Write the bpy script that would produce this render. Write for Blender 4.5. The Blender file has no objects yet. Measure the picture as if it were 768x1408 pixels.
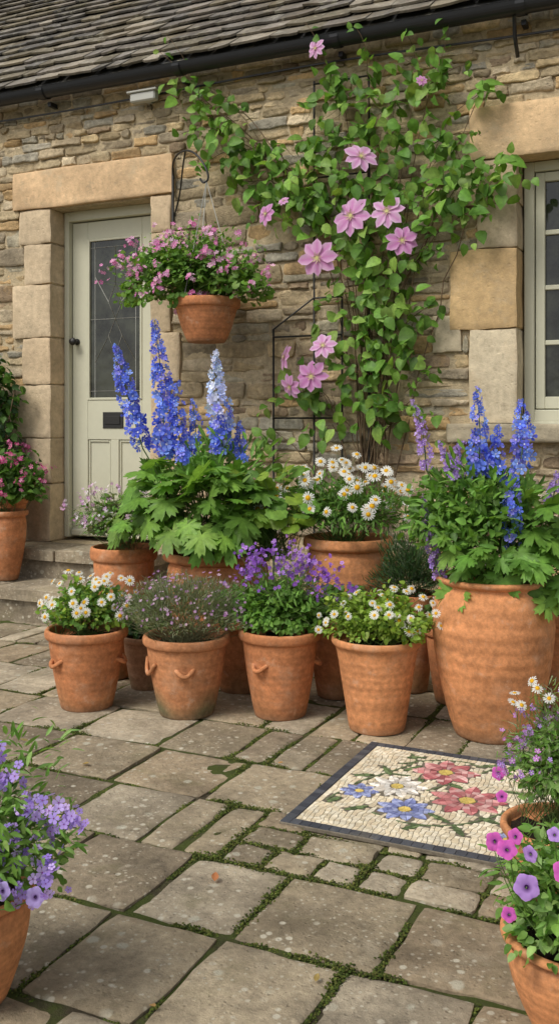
import bpy, math, numpy as np
from mathutils import Vector, Matrix
R=np.random.default_rng(11)
sc=bpy.context.scene
pi=math.pi
# ------------------------------------------------------------ mesh builder
class MB:
    def __init__(s): s.V=[];s.L=[];s.S=[];s.C=[];s.n=0
    def raw(s,v,faces,col):
        v=np.asarray(v,float); s.V.append(v)
        s.L.append(np.array([i for f in faces for i in f])+s.n); s.S.append(np.array([len(f) for f in faces]))
        c=np.asarray(col,float)
        if c.ndim==1: c=np.tile(c,(len(v),1))
        s.C.append(c); s.n+=len(v)
    def many(s,t,M,T,col):
        k=len(T)
        if k==0: return
        V=np.einsum('kij,nj->kni',M,t.v)+T[:,None,:]
        nv=len(t.v); off=s.n+np.arange(k)*nv
        s.L.append((t.l[None,:]+off[:,None]).ravel()); s.S.append(np.tile(t.s,k))
        m=t.m[None,:,None]
        C=(1-m)*col[:,None,:]*t.c[None]+m*t.a[None]
        s.V.append(V.reshape(-1,3)); s.C.append(C.reshape(-1,3)); s.n+=k*nv
    def mesh(s,name,mats,smooth=True):
        V=np.concatenate(s.V).astype(np.float32);L=np.concatenate(s.L).astype(np.int32);S=np.concatenate(s.S).astype(np.int32);C=np.concatenate(s.C).astype(np.float32)
        me=bpy.data.meshes.new(name)
        me.vertices.add(len(V)); me.vertices.foreach_set('co',V.ravel())
        me.loops.add(len(L)); me.loops.foreach_set('vertex_index',L)
        me.polygons.add(len(S)); st=np.concatenate([[0],np.cumsum(S)[:-1]]).astype(np.int32)
        me.polygons.foreach_set('loop_start',st); me.polygons.foreach_set('loop_total',S)
        me.update(calc_edges=True)
        me.polygons.foreach_set('use_smooth',np.full(len(S),smooth))
        at=me.color_attributes.new('Col','FLOAT_COLOR','POINT')
        at.data.foreach_set('color',np.concatenate([C,np.ones((len(C),1),np.float32)],1).astype(np.float32).ravel())
        me.materials.append(mats); me.validate(); return me
    def build(s,name,mat,parent=None,loc=(0,0,0),smooth=True):
        return add(name,s.mesh(name,mat,smooth),parent,loc)
def add(name,me,parent=None,loc=(0,0,0)):
    o=bpy.data.objects.new(name,me); sc.collection.objects.link(o); o.location=loc
    if parent: o.parent=parent
    return o
def empty(name,loc,label,cat,group=None):
    o=bpy.data.objects.new(name,None); o.empty_display_size=.1; sc.collection.objects.link(o); o.location=loc
    o['label']=label;o['category']=cat
    if group:o['group']=group
    return o
def norm(a): return a/np.maximum(np.linalg.norm(a,axis=-1,keepdims=True),1e-9)
def box(mb,x0,x1,y0,y1,z0,z1,col=(.5,.5,.5),bev=0):
    b=bev
    if b<=0:
        v=[(x,y,z) for x in(x0,x1) for y in(y0,y1) for z in(z0,z1)]
        f=[(0,1,3,2),(4,6,7,5),(0,4,5,1),(2,3,7,6),(0,2,6,4),(1,5,7,3)]
        mb.raw(v,f,col); return
    v=[];idx={}
    for X,sx in((x0,1),(x1,-1)):
        for Y,sy in((y0,1),(y1,-1)):
            for Z,sz in((z0,1),(z1,-1)):
                k=(sx,sy,sz)
                idx[k]=len(v); v+= [(X,Y+sy*b,Z+sz*b),(X+sx*b,Y,Z+sz*b),(X+sx*b,Y+sy*b,Z)]
    f=[]
    for ax in range(3):
        o=[i for i in range(3) if i!=ax]
        for s in(1,-1):
            q=[]
            for a,c in((1,1),(1,-1),(-1,-1),(-1,1)):
                k=[0,0,0];k[ax]=s;k[o[0]]=a;k[o[1]]=c;q.append(idx[tuple(k)]+ax)
            f.append(tuple(q))
        for a in(1,-1):
            for c in(1,-1):
                k=[0,0,0];k[o[0]]=a;k[o[1]]=c
                k[ax]=1;i0=idx[tuple(k)];k[ax]=-1;i1=idx[tuple(k)]
                f.append((i0+o[0],i0+o[1],i1+o[1],i1+o[0]))
    for k,i in idx.items(): f.append((i,i+1,i+2))
    mb.raw(v,f,col)
def tube(mb,pts,r,col,k=5,r2=None,cap=False):
    P=np.asarray(pts,float);m=len(P);T=norm(np.gradient(P,axis=0))
    a=np.array([.31,.87,.12]);N=norm(np.cross(T,a));B=np.cross(T,N)
    rr=np.linspace(r,r if r2 is None else r2,m)
    an=np.arange(k)*2*pi/k
    V=P[:,None,:]+rr[:,None,None]*(np.cos(an)[None,:,None]*N[:,None,:]+np.sin(an)[None,:,None]*B[:,None,:])
    f=[(i*k+j,i*k+(j+1)%k,(i+1)*k+(j+1)%k,(i+1)*k+j) for i in range(m-1) for j in range(k)]
    f+=[tuple(range(k)),tuple((m-1)*k+j for j in range(k))]
    mb.raw(V.reshape(-1,3),f,col)
def curve(p0,p1,bow,n=7):
    t=np.linspace(0,1,n)[:,None];p0=np.array(p0,float);p1=np.array(p1,float)
    return p0+(p1-p0)*t+np.array(bow)*np.sin(t*pi)
def block(mb,a0,a1,b0,b1,h0,h1,na,nb,rnd,p,corner,nz,col,mapf,jit=0.0,tilt=(0,0)):
    u=np.sin(np.linspace(-1,1,na+1)*pi/2);v=np.sin(np.linspace(-1,1,nb+1)*pi/2)
    U,V=np.meshgrid(u,v,indexing='ij')
    ph=R.random(8)*6.28
    ha=(a1-a0)/2;hb=(b1-b0)/2
    A=(a0+a1)/2+ha*U*(1-corner*V**4)+jit*np.sin(V*2.3+ph[0])*U+jit*.5*np.sin(V*6+ph[1])*U
    B=(b0+b1)/2+hb*V*(1-corner*U**4)+jit*np.sin(U*2.5+ph[2])*V+jit*.5*np.sin(U*7+ph[3])*V
    H=h1-rnd*(1-(1-np.abs(U)**p)*(1-np.abs(V)**p))+nz*(np.sin(U*3+ph[4]+V)+np.sin(V*4+ph[5])+np.sin(U*6+V*3+ph[6])*.6+R.normal(size=U.shape)*.5)+tilt[0]*U+tilt[1]*V
    n=(na+1)*(nb+1)
    I=np.arange(n).reshape(na+1,nb+1)
    f=[(I[i,j],I[i+1,j],I[i+1,j+1],I[i,j+1]) for i in range(na) for j in range(nb)]
    ring=list(I[:,0])+list(I[-1,1:])+list(I[-2::-1,-1])+list(I[0,-2:0:-1])
    a=A.ravel();b=B.ravel();h=H.ravel();m=len(ring)
    a2=np.concatenate([a,a[ring],a[ring]]);b2=np.concatenate([b,b[ring],b[ring]]);h2=np.concatenate([h,h[ring],np.full(m,h0)])
    f+=[(n+i,n+m+i,n+m+(i+1)%m,n+(i+1)%m) for i in range(m)]
    mb.raw(mapf(a2,b2,h2),f,col)
wallmap=lambda a,b,h:np.stack([a,-h,b],1)
flatmap=lambda a,b,h:np.stack([a,b,h],1)
# ------------------------------------------------------------ materials
class NT:
    def __init__(s,name):
        s.m=bpy.data.materials.new(name);s.m.use_nodes=True;s.t=s.m.node_tree;s.b=s.t.nodes['Principled BSDF'];s.out=s.t.nodes['Material Output']
        s.pos=s.t.nodes.new('ShaderNodeNewGeometry').outputs['Position']
    def l(s,a,b): s.t.links.new(a,b)
    def noise(s,sc_,det=6,ro=.6,vec=None,dist=0):
        n=s.t.nodes.new('ShaderNodeTexNoise');n.inputs['Scale'].default_value=sc_;n.inputs['Detail'].default_value=det;n.inputs['Roughness'].default_value=ro;n.inputs['Distortion'].default_value=dist
        s.l(vec or s.pos,n.inputs['Vector']);return n.outputs[0]
    def vor(s,sc_,feat='F1'):
        n=s.t.nodes.new('ShaderNodeTexVoronoi');n.inputs['Scale'].default_value=sc_;n.feature=feat;s.l(s.pos,n.inputs['Vector']);return n.outputs['Distance']
    def mr(s,x,a,b,c,d):
        n=s.t.nodes.new('ShaderNodeMapRange');n.inputs[1].default_value=a;n.inputs[2].default_value=b;n.inputs[3].default_value=c;n.inputs[4].default_value=d;s.l(x,n.inputs[0]);return n.outputs[0]
    def mth(s,op,a,b):
        n=s.t.nodes.new('ShaderNodeMath');n.operation=op
        for i,x in enumerate((a,b)):
            if isinstance(x,(int,float)):n.inputs[i].default_value=x
            else:s.l(x,n.inputs[i])
        return n.outputs[0]
    def mix(s,fac,a,b,bl='MIX'):
        n=s.t.nodes.new('ShaderNodeMix');n.data_type='RGBA';n.blend_type=bl
        for i,x in((0,fac),(6,a),(7,b)):
            if isinstance(x,(int,float)):n.inputs[i].default_value=x
            elif isinstance(x,tuple):n.inputs[i].default_value=(*x,1)
            else:s.l(x,n.inputs[i])
        return n.outputs[2]
    def attr(s):
        n=s.t.nodes.new('ShaderNodeAttribute');n.attribute_name='Col';return n.outputs['Color']
    def gray(s,x):
        n=s.t.nodes.new('ShaderNodeCombineColor')
        for i in range(3):s.l(x,n.inputs[i])
        return n.outputs[0]
    def bump(s,hs,st=.5,dist=.01):
        h=None
        for x,w in hs:
            y=s.mth('MULTIPLY',x,w);h=y if h is None else s.mth('ADD',h,y)
        n=s.t.nodes.new('ShaderNodeBump');n.inputs['Strength'].default_value=st;n.inputs['Distance'].default_value=dist;s.l(h,n.inputs['Height']);s.l(n.outputs[0],s.b.inputs['Normal'])
def stone(name,base,s1=4,s2=30,lo=.6,hi=1.3,rough=.9,bd=.01,extra=None,pits=False,fine=(.68,1.28)):
    n=NT(name);c=n.attr() if base=='attr' else n.mix(0.0,base,base)
    a=n.noise(s1,6,.65);b=n.noise(s2,8,.7)
    c=n.mix(1.0,c,n.gray(n.mr(a,.3,.7,lo,hi)),'MULTIPLY')
    c=n.mix(1.0,c,n.gray(n.mr(b,.3,.7,fine[0],fine[1])),'MULTIPLY')
    if extra:
        for (esc,lo_,hi_,col,amt) in extra:
            c=n.mix(n.mr(n.noise(esc,7,.7),lo_,hi_,0,amt),c,col)
    n.l(c,n.b.inputs['Base Color']);n.b.inputs['Roughness'].default_value=rough;n.b.inputs['Specular IOR Level'].default_value=.25
    hs=[(a,.6),(b,.5),(n.noise(s2*5,4,.7),.2)]
    if pits:hs.append((n.mr(n.vor(s2*1.3),0,.25,-.5,0),.5))
    n.bump(hs,1.0,bd);return n,c
M={}
n,_=stone('rubble_stone','attr',11,42,.68,1.32,.95,.02,[(12,.58,.75,(.19,.15,.09),.45),(16,.57,.7,(.62,.52,.34),.45),(6,.6,.7,(.52,.33,.13),.4)],True);M['rubble']=n.m
n,_=stone('lime_mortar',(.52,.42,.27),5,60,.7,1.2,.95,.015,[(7,.55,.72,(.26,.20,.13),.6)]);M['mortar']=n.m
n,_=stone('dressed_sandstone','attr',2.6,26,.74,1.2,.92,.008,[(3.5,.52,.7,(.36,.28,.18),.6),(7,.56,.7,(.66,.52,.34),.5),(1.7,.56,.72,(.46,.34,.21),.5),(30,.58,.7,(.32,.25,.17),.4),(12,.6,.72,(.27,.23,.16),.5)],True,(.78,1.18));M['dressed']=n.m
n,_=stone('roof_slate','attr',3,40,.6,1.4,.78,.008,[(5,.5,.7,(.16,.125,.07),.65),(13,.56,.66,(.40,.38,.31),.7),(26,.6,.68,(.36,.33,.2),.6),(8,.58,.7,(.09,.1,.045),.5)]);M['slate']=n.m
n,c=stone('paving_stone','attr',4,42,.55,1.4,.92,.012,[(2.2,.5,.74,(.13,.10,.065),.6),(6,.54,.74,(.15,.14,.06),.5),(9,.54,.7,(.42,.365,.27),.5)],True)
sp=n.mth('MULTIPLY',n.mr(n.vor(24),.14,.22,1,0),n.mr(n.noise(5,3,.5),.42,.5,0,.8))
sp2=n.mth('MULTIPLY',n.mr(n.vor(55),.15,.26,1,0),n.mr(n.noise(8,3,.5),.42,.5,0,.7))
sp3=n.mth('MULTIPLY',n.mr(n.mth('ADD',n.vor(11),n.mth('MULTIPLY',n.noise(60,3),.12)),.18,.24,1,0),n.mr(n.noise(3,3,.5),.44,.52,0,.65))
c=n.mix(sp,c,(.54,.50,.40));c=n.mix(sp2,c,(.50,.46,.36));c=n.mix(sp3,c,(.47,.45,.36));n.l(c,n.b.inputs['Base Color']);M['paving']=n.m
n,_=stone('mossy_soil',(.085,.068,.042),12,70,.6,1.4,1,.03,[(4,.38,.52,(.08,.105,.022),.95)]);M['bed']=n.m
n,_=stone('garden_ground',(.07,.08,.03),.7,12,.6,1.4,1,.03,[(2,.45,.6,(.12,.1,.06),.8)]);M['ground']=n.m
n,_=stone('moss','attr',30,200,.5,1.5,1,.01);M['moss']=n.m
n,_=stone('terracotta','attr',7,50,.76,1.2,.88,.003,[(5,.53,.72,(.62,.38,.24),.5),(8,.55,.72,(.25,.12,.065),.6),(20,.58,.72,(.60,.42,.30),.4)]);M['terra']=n.m
n,_=stone('potting_soil',(.03,.02,.013),20,120,.5,1.6,1,.02);M['soil']=n.m
n,_=stone('mosaic_tile','attr',9,120,.85,1.15,.6,.0012,[(6,.58,.7,(.34,.30,.22),.3)],False,(.85,1.12));M['tile']=n.m
n,_=stone('mosaic_grout',(.17,.145,.11),20,100,.7,1.2,.95,.002);M['grout']=n.m
n,_=stone('sage_paint',(.55,.54,.415),2,30,.95,1.03,.45,.0004,None,False,(.97,1.03));M['sage']=n.m
n,_=stone('bark',(.16,.11,.065),12,80,.6,1.3,.95,.006);M['bark']=n.m
def plain(name,col,rough,metal=0,spec=.5):
    n=NT(name);n.b.inputs['Base Color'].default_value=(*col,1);n.b.inputs['Roughness'].default_value=rough;n.b.inputs['Metallic'].default_value=metal;n.b.inputs['Specular IOR Level'].default_value=spec
    return n
n=plain('black_gutter_paint',(.012,.013,.016),.38);n.bump([(n.noise(8,4),1)],.2,.004);M['gutter']=n.m
n=plain('black_iron',(.015,.014,.013),.5);n.bump([(n.noise(90,4),1)],.4,.002);M['iron']=n.m
n=plain('dark_glass',(.016,.018,.015),.05);n.bump([(n.noise(6,2),1)],.3,.01)
n.l(n.mix(n.mr(n.noise(4,5,.7),.42,.62,0,.9),(.012,.013,.011),(.05,.055,.04)),n.b.inputs['Base Color']);M['glass']=n.m
n=plain('lead_came',(.34,.34,.31),.4,.2);n.bump([(n.noise(90,4),1)],.3,.001);M['lead']=n.m
n=plain('grey_plastic',(.42,.42,.38),.45);n.bump([(n.noise(30,4),1)],.2,.001);M['plastic']=n.m
def leafm(name,tr,rough,spec=.35,var=True):
    n=NT(name);c=n.attr()
    if var:c=n.mix(1.0,c,n.gray(n.mr(n.noise(60,3,.5),.3,.7,.8,1.2)),'MULTIPLY')
    n.l(c,n.b.inputs['Base Color']);n.b.inputs['Roughness'].default_value=rough;n.b.inputs['Specular IOR Level'].default_value=spec
    t=n.t.nodes.new('ShaderNodeBsdfTranslucent');n.l(n.mix(1.0,c,(1.35,1.35,.7) if var else (1,1,1),'MULTIPLY'),t.inputs[0])
    ms=n.t.nodes.new('ShaderNodeMixShader');ms.inputs[0].default_value=tr;n.l(n.b.outputs[0],ms.inputs[1]);n.l(t.outputs[0],ms.inputs[2]);n.l(ms.outputs[0],n.out.inputs[0]);return n.m
M['leaf']=leafm('foliage',.35,.5,.3);M['petal']=leafm('petals',.38,.6,.2,False)
# ------------------------------------------------------------ templates
class T:
    def __init__(s,v,f,c=None,m=None,a=None):
        s.v=np.asarray(v,float);s.f=f;s.l=np.array([i for q in f for i in q]);s.s=np.array([len(q) for q in f]);n=len(s.v)
        s.c=np.ones((n,3)) if c is None else np.asarray(c,float)
        s.m=np.zeros(n) if m is None else np.asarray(m,float)
        s.a=np.ones((n,3)) if a is None else np.asarray(a,float)
def comb(ts):
    V=[];F=[];C=[];m=[];A=[];o=0
    for t in ts:
        V.append(t.v);F+=[tuple(i+o for i in q) for q in t.f];C.append(t.c);m.append(t.m);A.append(t.a);o+=len(t.v)
    return T(np.concatenate(V),F,np.concatenate(C),np.concatenate(m),np.concatenate(A))
def tf(t,Mx=np.eye(3),off=(0,0,0)):
    return T(t.v@np.asarray(Mx).T+np.array(off),t.f,t.c,t.m,t.a)
def rz(a):c,s=math.cos(a),math.sin(a);return np.array([[c,-s,0],[s,c,0],[0,0,1.]])
def leaf(w=.36,curl=.25,fold=.12,prof=(0,.85,1,.65,0),mid=1.15,y0=0.):
    y=np.array([0,.2,.45,.75,1.]);wd=np.array(prof)*w
    v=[(0,y0+yy*(1-y0),-curl*yy**2) for yy in y]
    for sg in(-1,1):
        for i in(1,2,3):v.append((sg*wd[i],y0+y[i]*(1-y0)+.02,-curl*y[i]**2+fold*wd[i]/w))
    f=[(0,1,5),(1,2,6,5),(2,3,7,6),(3,4,7),(0,8,1),(1,8,9,2),(2,9,10,3),(3,10,4)]
    c=np.ones((11,3));c[:5]*=mid;return T(v,f,c)
L_ov=leaf();L_ov2=leaf(.4,.5,.06);L_nar=leaf(.13,.2,.04);L_need=T([(-.06,0,0),(.06,0,0),(.05,.6,-.03),(0,1,-.08),(-.05,.6,-.03)],[(0,1,2,3,4)])
def palm():
    pts=[]
    for ang,Lf in((-140,.6),(-95,.82),(-47,.95),(0,1.05),(47,.95),(95,.82),(140,.6)):
        for da,r in((-19,.66),(-13,.88),(-7,.79),(0,1),(7,.79),(13,.88),(19,.66)):
            pts.append((math.radians(ang+da),r*Lf,0 if da else 0.05))
        if ang<138:pts.append((math.radians(ang+23.5),.46,.0))
    v=[(0,0,.02)];c=[(1.35,1.3,1.2)]
    for a,r,dz in pts:
        v.append((math.sin(a)*r,math.cos(a)*r,-.28*r*r+dz+.05*math.sin(a*5)));c.append((1,1,1) if r>.5 else (.8,.86,.8))
    n=len(pts);f=[(0,i+1,i+2) for i in range(n-1)]
    return T(v,f,c)
L_palm=palm()
def scallop():
    n=20;v=[(0,.0,.05)];c=[(1.2,1.15,1)]
    for i in range(n):
        a=-2.8+5.6*i/(n-1);r=1-.12*(i%2)-.0*abs(a);v.append((math.sin(a)*r,math.cos(a)*r,.06*math.sin(a*3)-.1));c.append((1,1,1))
    return T(v,[(0,i,i+1) for i in range(1,n)],c)
L_sc=scallop()
def five(np_=5,cup=.25,wd=30,ctr=(.9,.9,.8),cr=.16,tipc=1.0):
    v=[];f=[];m=[];a=[];c=[]
    for k in range(np_):
        t=2*pi*k/np_;o=len(v);dz=.03*(k%2)
        for r,d in((.06,0),(.5,-wd),(.9,-wd*.72),(1,0),(.9,wd*.72),(.5,wd)):
            an=t+math.radians(d);v.append((math.sin(an)*r,math.cos(an)*r,cup*r*r+dz));m.append(0);a.append((1,1,1));c.append((.8,.8,.85) if r<.1 else (1,1,1) if r<.8 else (tipc,)*3)
        f.append(tuple(range(o,o+6)))
    o=len(v)
    for k in range(6):
        t=2*pi*k/6;v.append((math.sin(t)*cr,math.cos(t)*cr,.09));m.append(1);a.append(ctr);c.append((1,1,1))
    f.append(tuple(range(o,o+6)));return T(v,f,c,m,a)
F5=five();F5w=five(5,.35,32,(.85,.85,.9),.18,1.25);F5v=five(5,.1,34,(.25,.05,.3),.14)
def daisy(n=15,dr=0,cr=.36):
    v=[];f=[];m=[];a=[];c=[]
    for k in range(n):
        t=2*pi*k/n+R.normal()*.05;o=len(v);L=1+R.normal()*.05;dz=R.normal()*.03
        for r,w in((.2,-.05),(.65,-.12),(.93,-.09),(1,0),(.93,.09),(.65,.12),(.2,.05)):
            an=t;x=math.sin(an)*r*L+math.cos(an)*w;y=math.cos(an)*r*L-math.sin(an)*w
            v.append((x,y,.05-dr*r*r+dz*r));m.append(0);a.append((1,1,1));c.append((.85,.87,.8) if r<.3 else (1,1,1))
        f.append(tuple(range(o,o+7)))
    o=len(v)
    for rr,z in((cr,.06),(cr*.7,.15),(.001,.19)):
        for k in range(9):
            t=2*pi*k/9;v.append((math.sin(t)*rr,math.cos(t)*rr,z));m.append(1);a.append((.80,.42,.015) if rr>.2 else (.92,.58,.02));c.append((1,1,1))
    for q in range(2):
        for k in range(9):f.append((o+q*9+k,o+q*9+(k+1)%9,o+(q+1)*9+(k+1)%9,o+(q+1)*9+k))
    return T(v,f,c,m,a)
def clem():
    ts=[]
    for k in range(8):
        p=leaf(.285,.10+R.normal()*.06,.07,(0,.5,1,.78,0),1,.06)
        p.c[:5]=(.86,.52,.80);p.c[4]=(1,.85,1);p.v[:,2]+=.05*(k%2)
        p.v[:,0]*=1+R.normal()*.08;p.v[:,1]*=1+R.normal()*.05
        ts.append(tf(p,rz(2*pi*k/8+R.normal()*.05)*1.0))
    v=[];f=[];m=[];a=[]
    for k in range(22):
        t=2*pi*k/22;r=.16+.07*(k%3);o=len(v);w=.014
        for rr,z,ww,cc in((.02,.06,w,(.5,.55,.25)),(r,.2,w*1.6,(.55,.3,.35))):
            for s in(-1,1):v.append((math.sin(t)*rr+math.cos(t)*ww*s,math.cos(t)*rr-math.sin(t)*ww*s,z));m.append(1);a.append((.75,.72,.45) if rr<.1 else (.62,.45,.35))
        f.append((o,o+1,o+3,o+2))
    o=len(v)
    for k in range(8):
        t=2*pi*k/8;v.append((math.sin(t)*.09,math.cos(t)*.09,.13));m.append(1);a.append((.7,.68,.3))
    f.append(tuple(range(o,o+8)))
    ts.append(T(v,f,None,m,a));return comb(ts)
def petunia():
    n=20;v=[(0,0,-.3)];m=[1];a=[(.05,.01,.08)];c=[(1,1,1)];f=[]
    for q,(r,z) in enumerate(((.16,-.14),(.5,.02),(.85,.05),(1,0))):
        for k in range(n):
            t=2*pi*k/n;s=1+(.09*math.cos(5*t) if q>1 else 0)
            v.append((math.sin(t)*r*s,math.cos(t)*r*s,z+.04*math.sin(10*t)*(q>1)));m.append((.75,.1,0,0)[q]);a.append((.1,.02,.2))
            c.append((1,1,1) if q<3 else (1.15,1.15,1.1))
            if q>1 and k%4==2:c[-1]=(.8,.75,.85)
    for k in range(n):
        f.append((0,1+k,1+(k+1)%n))
        for q in range(3):f.append((1+q*n+k,1+q*n+(k+1)%n,1+(q+1)*n+(k+1)%n,1+(q+1)*n+k))
    return T(v,f,c,m,a)
PET=petunia()
# ------------------------------------------------------------ scatter
def sph(n,zlo=-.35):
    z=R.uniform(zlo,1,n);a=R.uniform(0,2*pi,n);q=np.sqrt(1-z*z);return np.stack([q*np.cos(a),q*np.sin(a),z],1)
def frames(d,nn,s):
    y=norm(d);z=norm(nn-(nn*y).sum(1,keepdims=True)*y);x=np.cross(y,z)
    return np.stack([x,y,z],2)*np.asarray(s)[:,None,None]
def shades(cols,n,v=.22):
    c=np.asarray(cols,float)[R.integers(0,len(cols),n)];return c*R.uniform(1-v,1+v,(n,1))*R.uniform(.94,1.06,(n,3))
def mpts(n,c,r,rho=(.5,1),zlo=-.35,lump=.18):
    d=sph(n,zlo);ph=R.random(3)*6
    az=np.arctan2(d[:,1],d[:,0]);lf=1+lump*(np.sin(3*az+ph[0])*.5+np.sin(5*az+ph[1]+d[:,2]*4)*.5)+lump*.6*np.sin(d[:,2]*7+ph[2]+az)
    rr=R.uniform(rho[0]**2,rho[1]**2,n)**.5
    return np.asarray(c)+d*np.asarray(r)*(rr*lf)[:,None],norm(d/np.asarray(r)),rr
def mound(mb,tp,n,c,r,size,cols,rho=(.45,1),up=.6,droop=.2,zlo=-.35,lump=.18,spread=.5,out=1.):
    P,o,rr=mpts(n,c,r,rho,zlo,lump)
    tip=o*out+R.normal(size=(n,3))*spread+np.array([0,0,-droop])
    nn=o*.6+np.array([0,-.15,up])+R.normal(size=(n,3))*.35
    s=R.uniform(size[0],size[1],n);C=shades(cols,n)*(.7+.3*rr[:,None])  # inner leaves darkened: shade inside the mound is painted into their colour
    mb.many(tp,frames(tip,nn,s),P-norm(tip)*s[:,None]*.5,C)
    return P
def blooms(mb,tp,n,c,r,size,cols,rho=(.9,1.12),zlo=-.1,lump=.15,face=(0,-.5,.5)):
    P,o,_=mpts(n,c,r,rho,zlo,lump)
    nn=norm(o+np.array(face)+R.normal(size=(n,3))*.3)
    d=np.cross(nn,R.normal(size=(n,3)))
    mb.many(tp,frames(d,nn,R.uniform(size[0],size[1],n)),P,shades(cols,n,.15))
    return P
def stems(mb,P,c0,col=(.12,.19,.05),r=.0015,spread=.04,bow=.02):
    for p in P:
        b=np.array(c0)+np.array([R.normal()*spread,R.normal()*spread,0])
        tube(mb,curve(b,p,(R.normal()*bow,R.normal()*bow,0.0),5),r,col,4,r*.7)
def flower_objs(parent,name,meshes,P,nn,size):
    n=len(P);d=np.cross(nn,R.normal(size=(n,3)));F=frames(d,nn,np.asarray(size))
    for i in range(n):
        o=bpy.data.objects.new(name,meshes[i%len(meshes)]);sc.collection.objects.link(o);o.parent=parent
        Mx=Matrix([[*F[i][0],P[i][0]],[*F[i][1],P[i][1]],[*F[i][2],P[i][2]],[0,0,0,1]]);o.matrix_local=Mx
def tmesh(name,t,col,mat):
    mb=MB();mb.many(t,np.eye(3)[None],np.zeros((1,3)),np.array([col]));return mb.mesh(name,mat)
DA=[tmesh('daisy_flower',daisy(14,.0),(.84,.84,.79),M['petal']),tmesh('daisy_flower',daisy(16,.15),(.85,.84,.78),M['petal']),tmesh('daisy_flower',daisy(13,.3,.4),(.82,.82,.77),M['petal'])]
# ------------------------------------------------------------ greens
MID=[(.09,.195,.033),(.11,.23,.04),(.072,.16,.03)];LIME=[(.22,.34,.045),(.18,.30,.04),(.27,.39,.065)];DARK=[(.04,.095,.028),(.05,.115,.03),(.033,.078,.027)]
GREY=[(.19,.23,.12),(.23,.26,.15),(.14,.18,.085),(.27,.26,.17)];FRESH=[(.13,.27,.042),(.16,.31,.055),(.105,.22,.038)]
# ------------------------------------------------------------ SETTING
mb=MB();mb.raw([(-150,-150,-.05),(150,-150,-.05),(150,150,-.05),(-150,150,-.05)],[(0,1,2,3)],(.1,.1,.05))
g=mb.build('ground',M['ground']);g['kind']='structure'
nx_,ny_=260,180;X,Y=np.meshgrid(np.linspace(-8.5,3,nx_),np.linspace(-7,.1,ny_),indexing='ij')
Z=-.0088+.004*np.sin(X*9+Y*5)*np.sin(Y*11-X*4)+.0012*R.normal(size=X.shape)
I=np.arange(nx_*ny_).reshape(nx_,ny_)
q=np.stack([I[:-1,:-1],I[1:,:-1],I[1:,1:],I[:-1,1:]],-1).reshape(-1,4)
mb=MB();mb.V.append(np.stack([X,Y,Z],-1).reshape(-1,3));mb.L.append(q.ravel());mb.S.append(np.full(len(q),4));mb.C.append(np.full((nx_*ny_,3),.1));mb.n=nx_*ny_
g=mb.build('paving_bed',M['bed']);g['kind']='structure'
rows=[.0,-.3,-.62,-.98,-1.33,-1.70,-2.03,-2.36,-2.69,-3.01,-3.36,-3.66,-3.98,-4.35,-4.75,-5.2,-5.7,-6.2,-6.7]
PC=np.array([(.34,.275,.185),(.30,.245,.165),(.37,.305,.21),(.26,.21,.145),(.32,.25,.165),(.39,.33,.24)])
mb=MB();edges=[]
def slab(x0,x1,y0,y1,nn=9):
    g=R.uniform(.0035,.009)
    c=PC[R.integers(0,len(PC))]*R.uniform(.8,1.15)
    s=R.normal(size=2)*.004
    block(mb,x0+g+max(s[0],0),x1-g,y0+g,y1-g-max(s[1],0),-.045,R.uniform(-.003,.003),nn,nn,.005,20,.022,.0010,c,flatmap,.0026,(R.normal()*.0014,R.normal()*.0014))
    edges.append((x0,x1,y0,y1))
key={-2.69:[-1.56,-1.25,-.985,-.66,-.33],-2.36:[-1.72,-1.44,-1.2],-2.03:[-1.76,-1.43,-1.13],-3.01:[-1.55,-1.27,-1.0,-.72,-.45],-3.36:[-1.42,-1.14,-.88,-.6]}
for i in range(len(rows)-1):
    y1,y0=rows[i],rows[i+1];sk=[]
    k=key.get(y1,[])
    xs=[-8.4];lim=(k[0]-.2) if k else 2.9
    while xs[-1]<lim:xs.append(xs[-1]+R.uniform(.22,.40))
    if k:
        xs=[x for x in xs if x<k[0]-.2]+k
        while xs[-1]<2.8:xs.append(xs[-1]+R.uniform(.22,.38))
    for a,b in zip(xs[:-1],xs[1:]):
        if y1==-2.36 and a>-1.21 and b<.3:
            sub=[y1,y1-.11,y1-.22,y0]
            for q in range(3):
                xx=a
                while xx<b-.05:
                    w=min(R.uniform(.09,.17),b-xx)
                    if b-xx-w<.06:w=b-xx
                    slab(xx,xx+w,sub[q+1],sub[q],8);xx+=w
        elif R.random()<.14 and y1>-3: 
            m=(a+b)/2;slab(a,m,y0,y1);slab(m,b,y0,y1)
        else:
            slab(a,b,y0+R.normal()*.003,y1+R.normal()*.003,14)
g=mb.build('paving',M['paving']);g['kind']='structure'
hv=[];hf=[]
for q,(rr,z) in enumerate(((1,0),(.7,.4),(.0,.55))):
    if q<2:
        for k in range(5):t=2*pi*k/5+q*.5;hv.append((math.cos(t)*rr,math.sin(t)*rr,z))
hv.append((0,0,.55));hf=[(k,(k+1)%5,5+(k+1)%5,5+k) for k in range(5)]+[(5+k,5+(k+1)%5,10) for k in range(5)]
DOME=T(hv,hf)
P=[];SZ=[]
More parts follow.
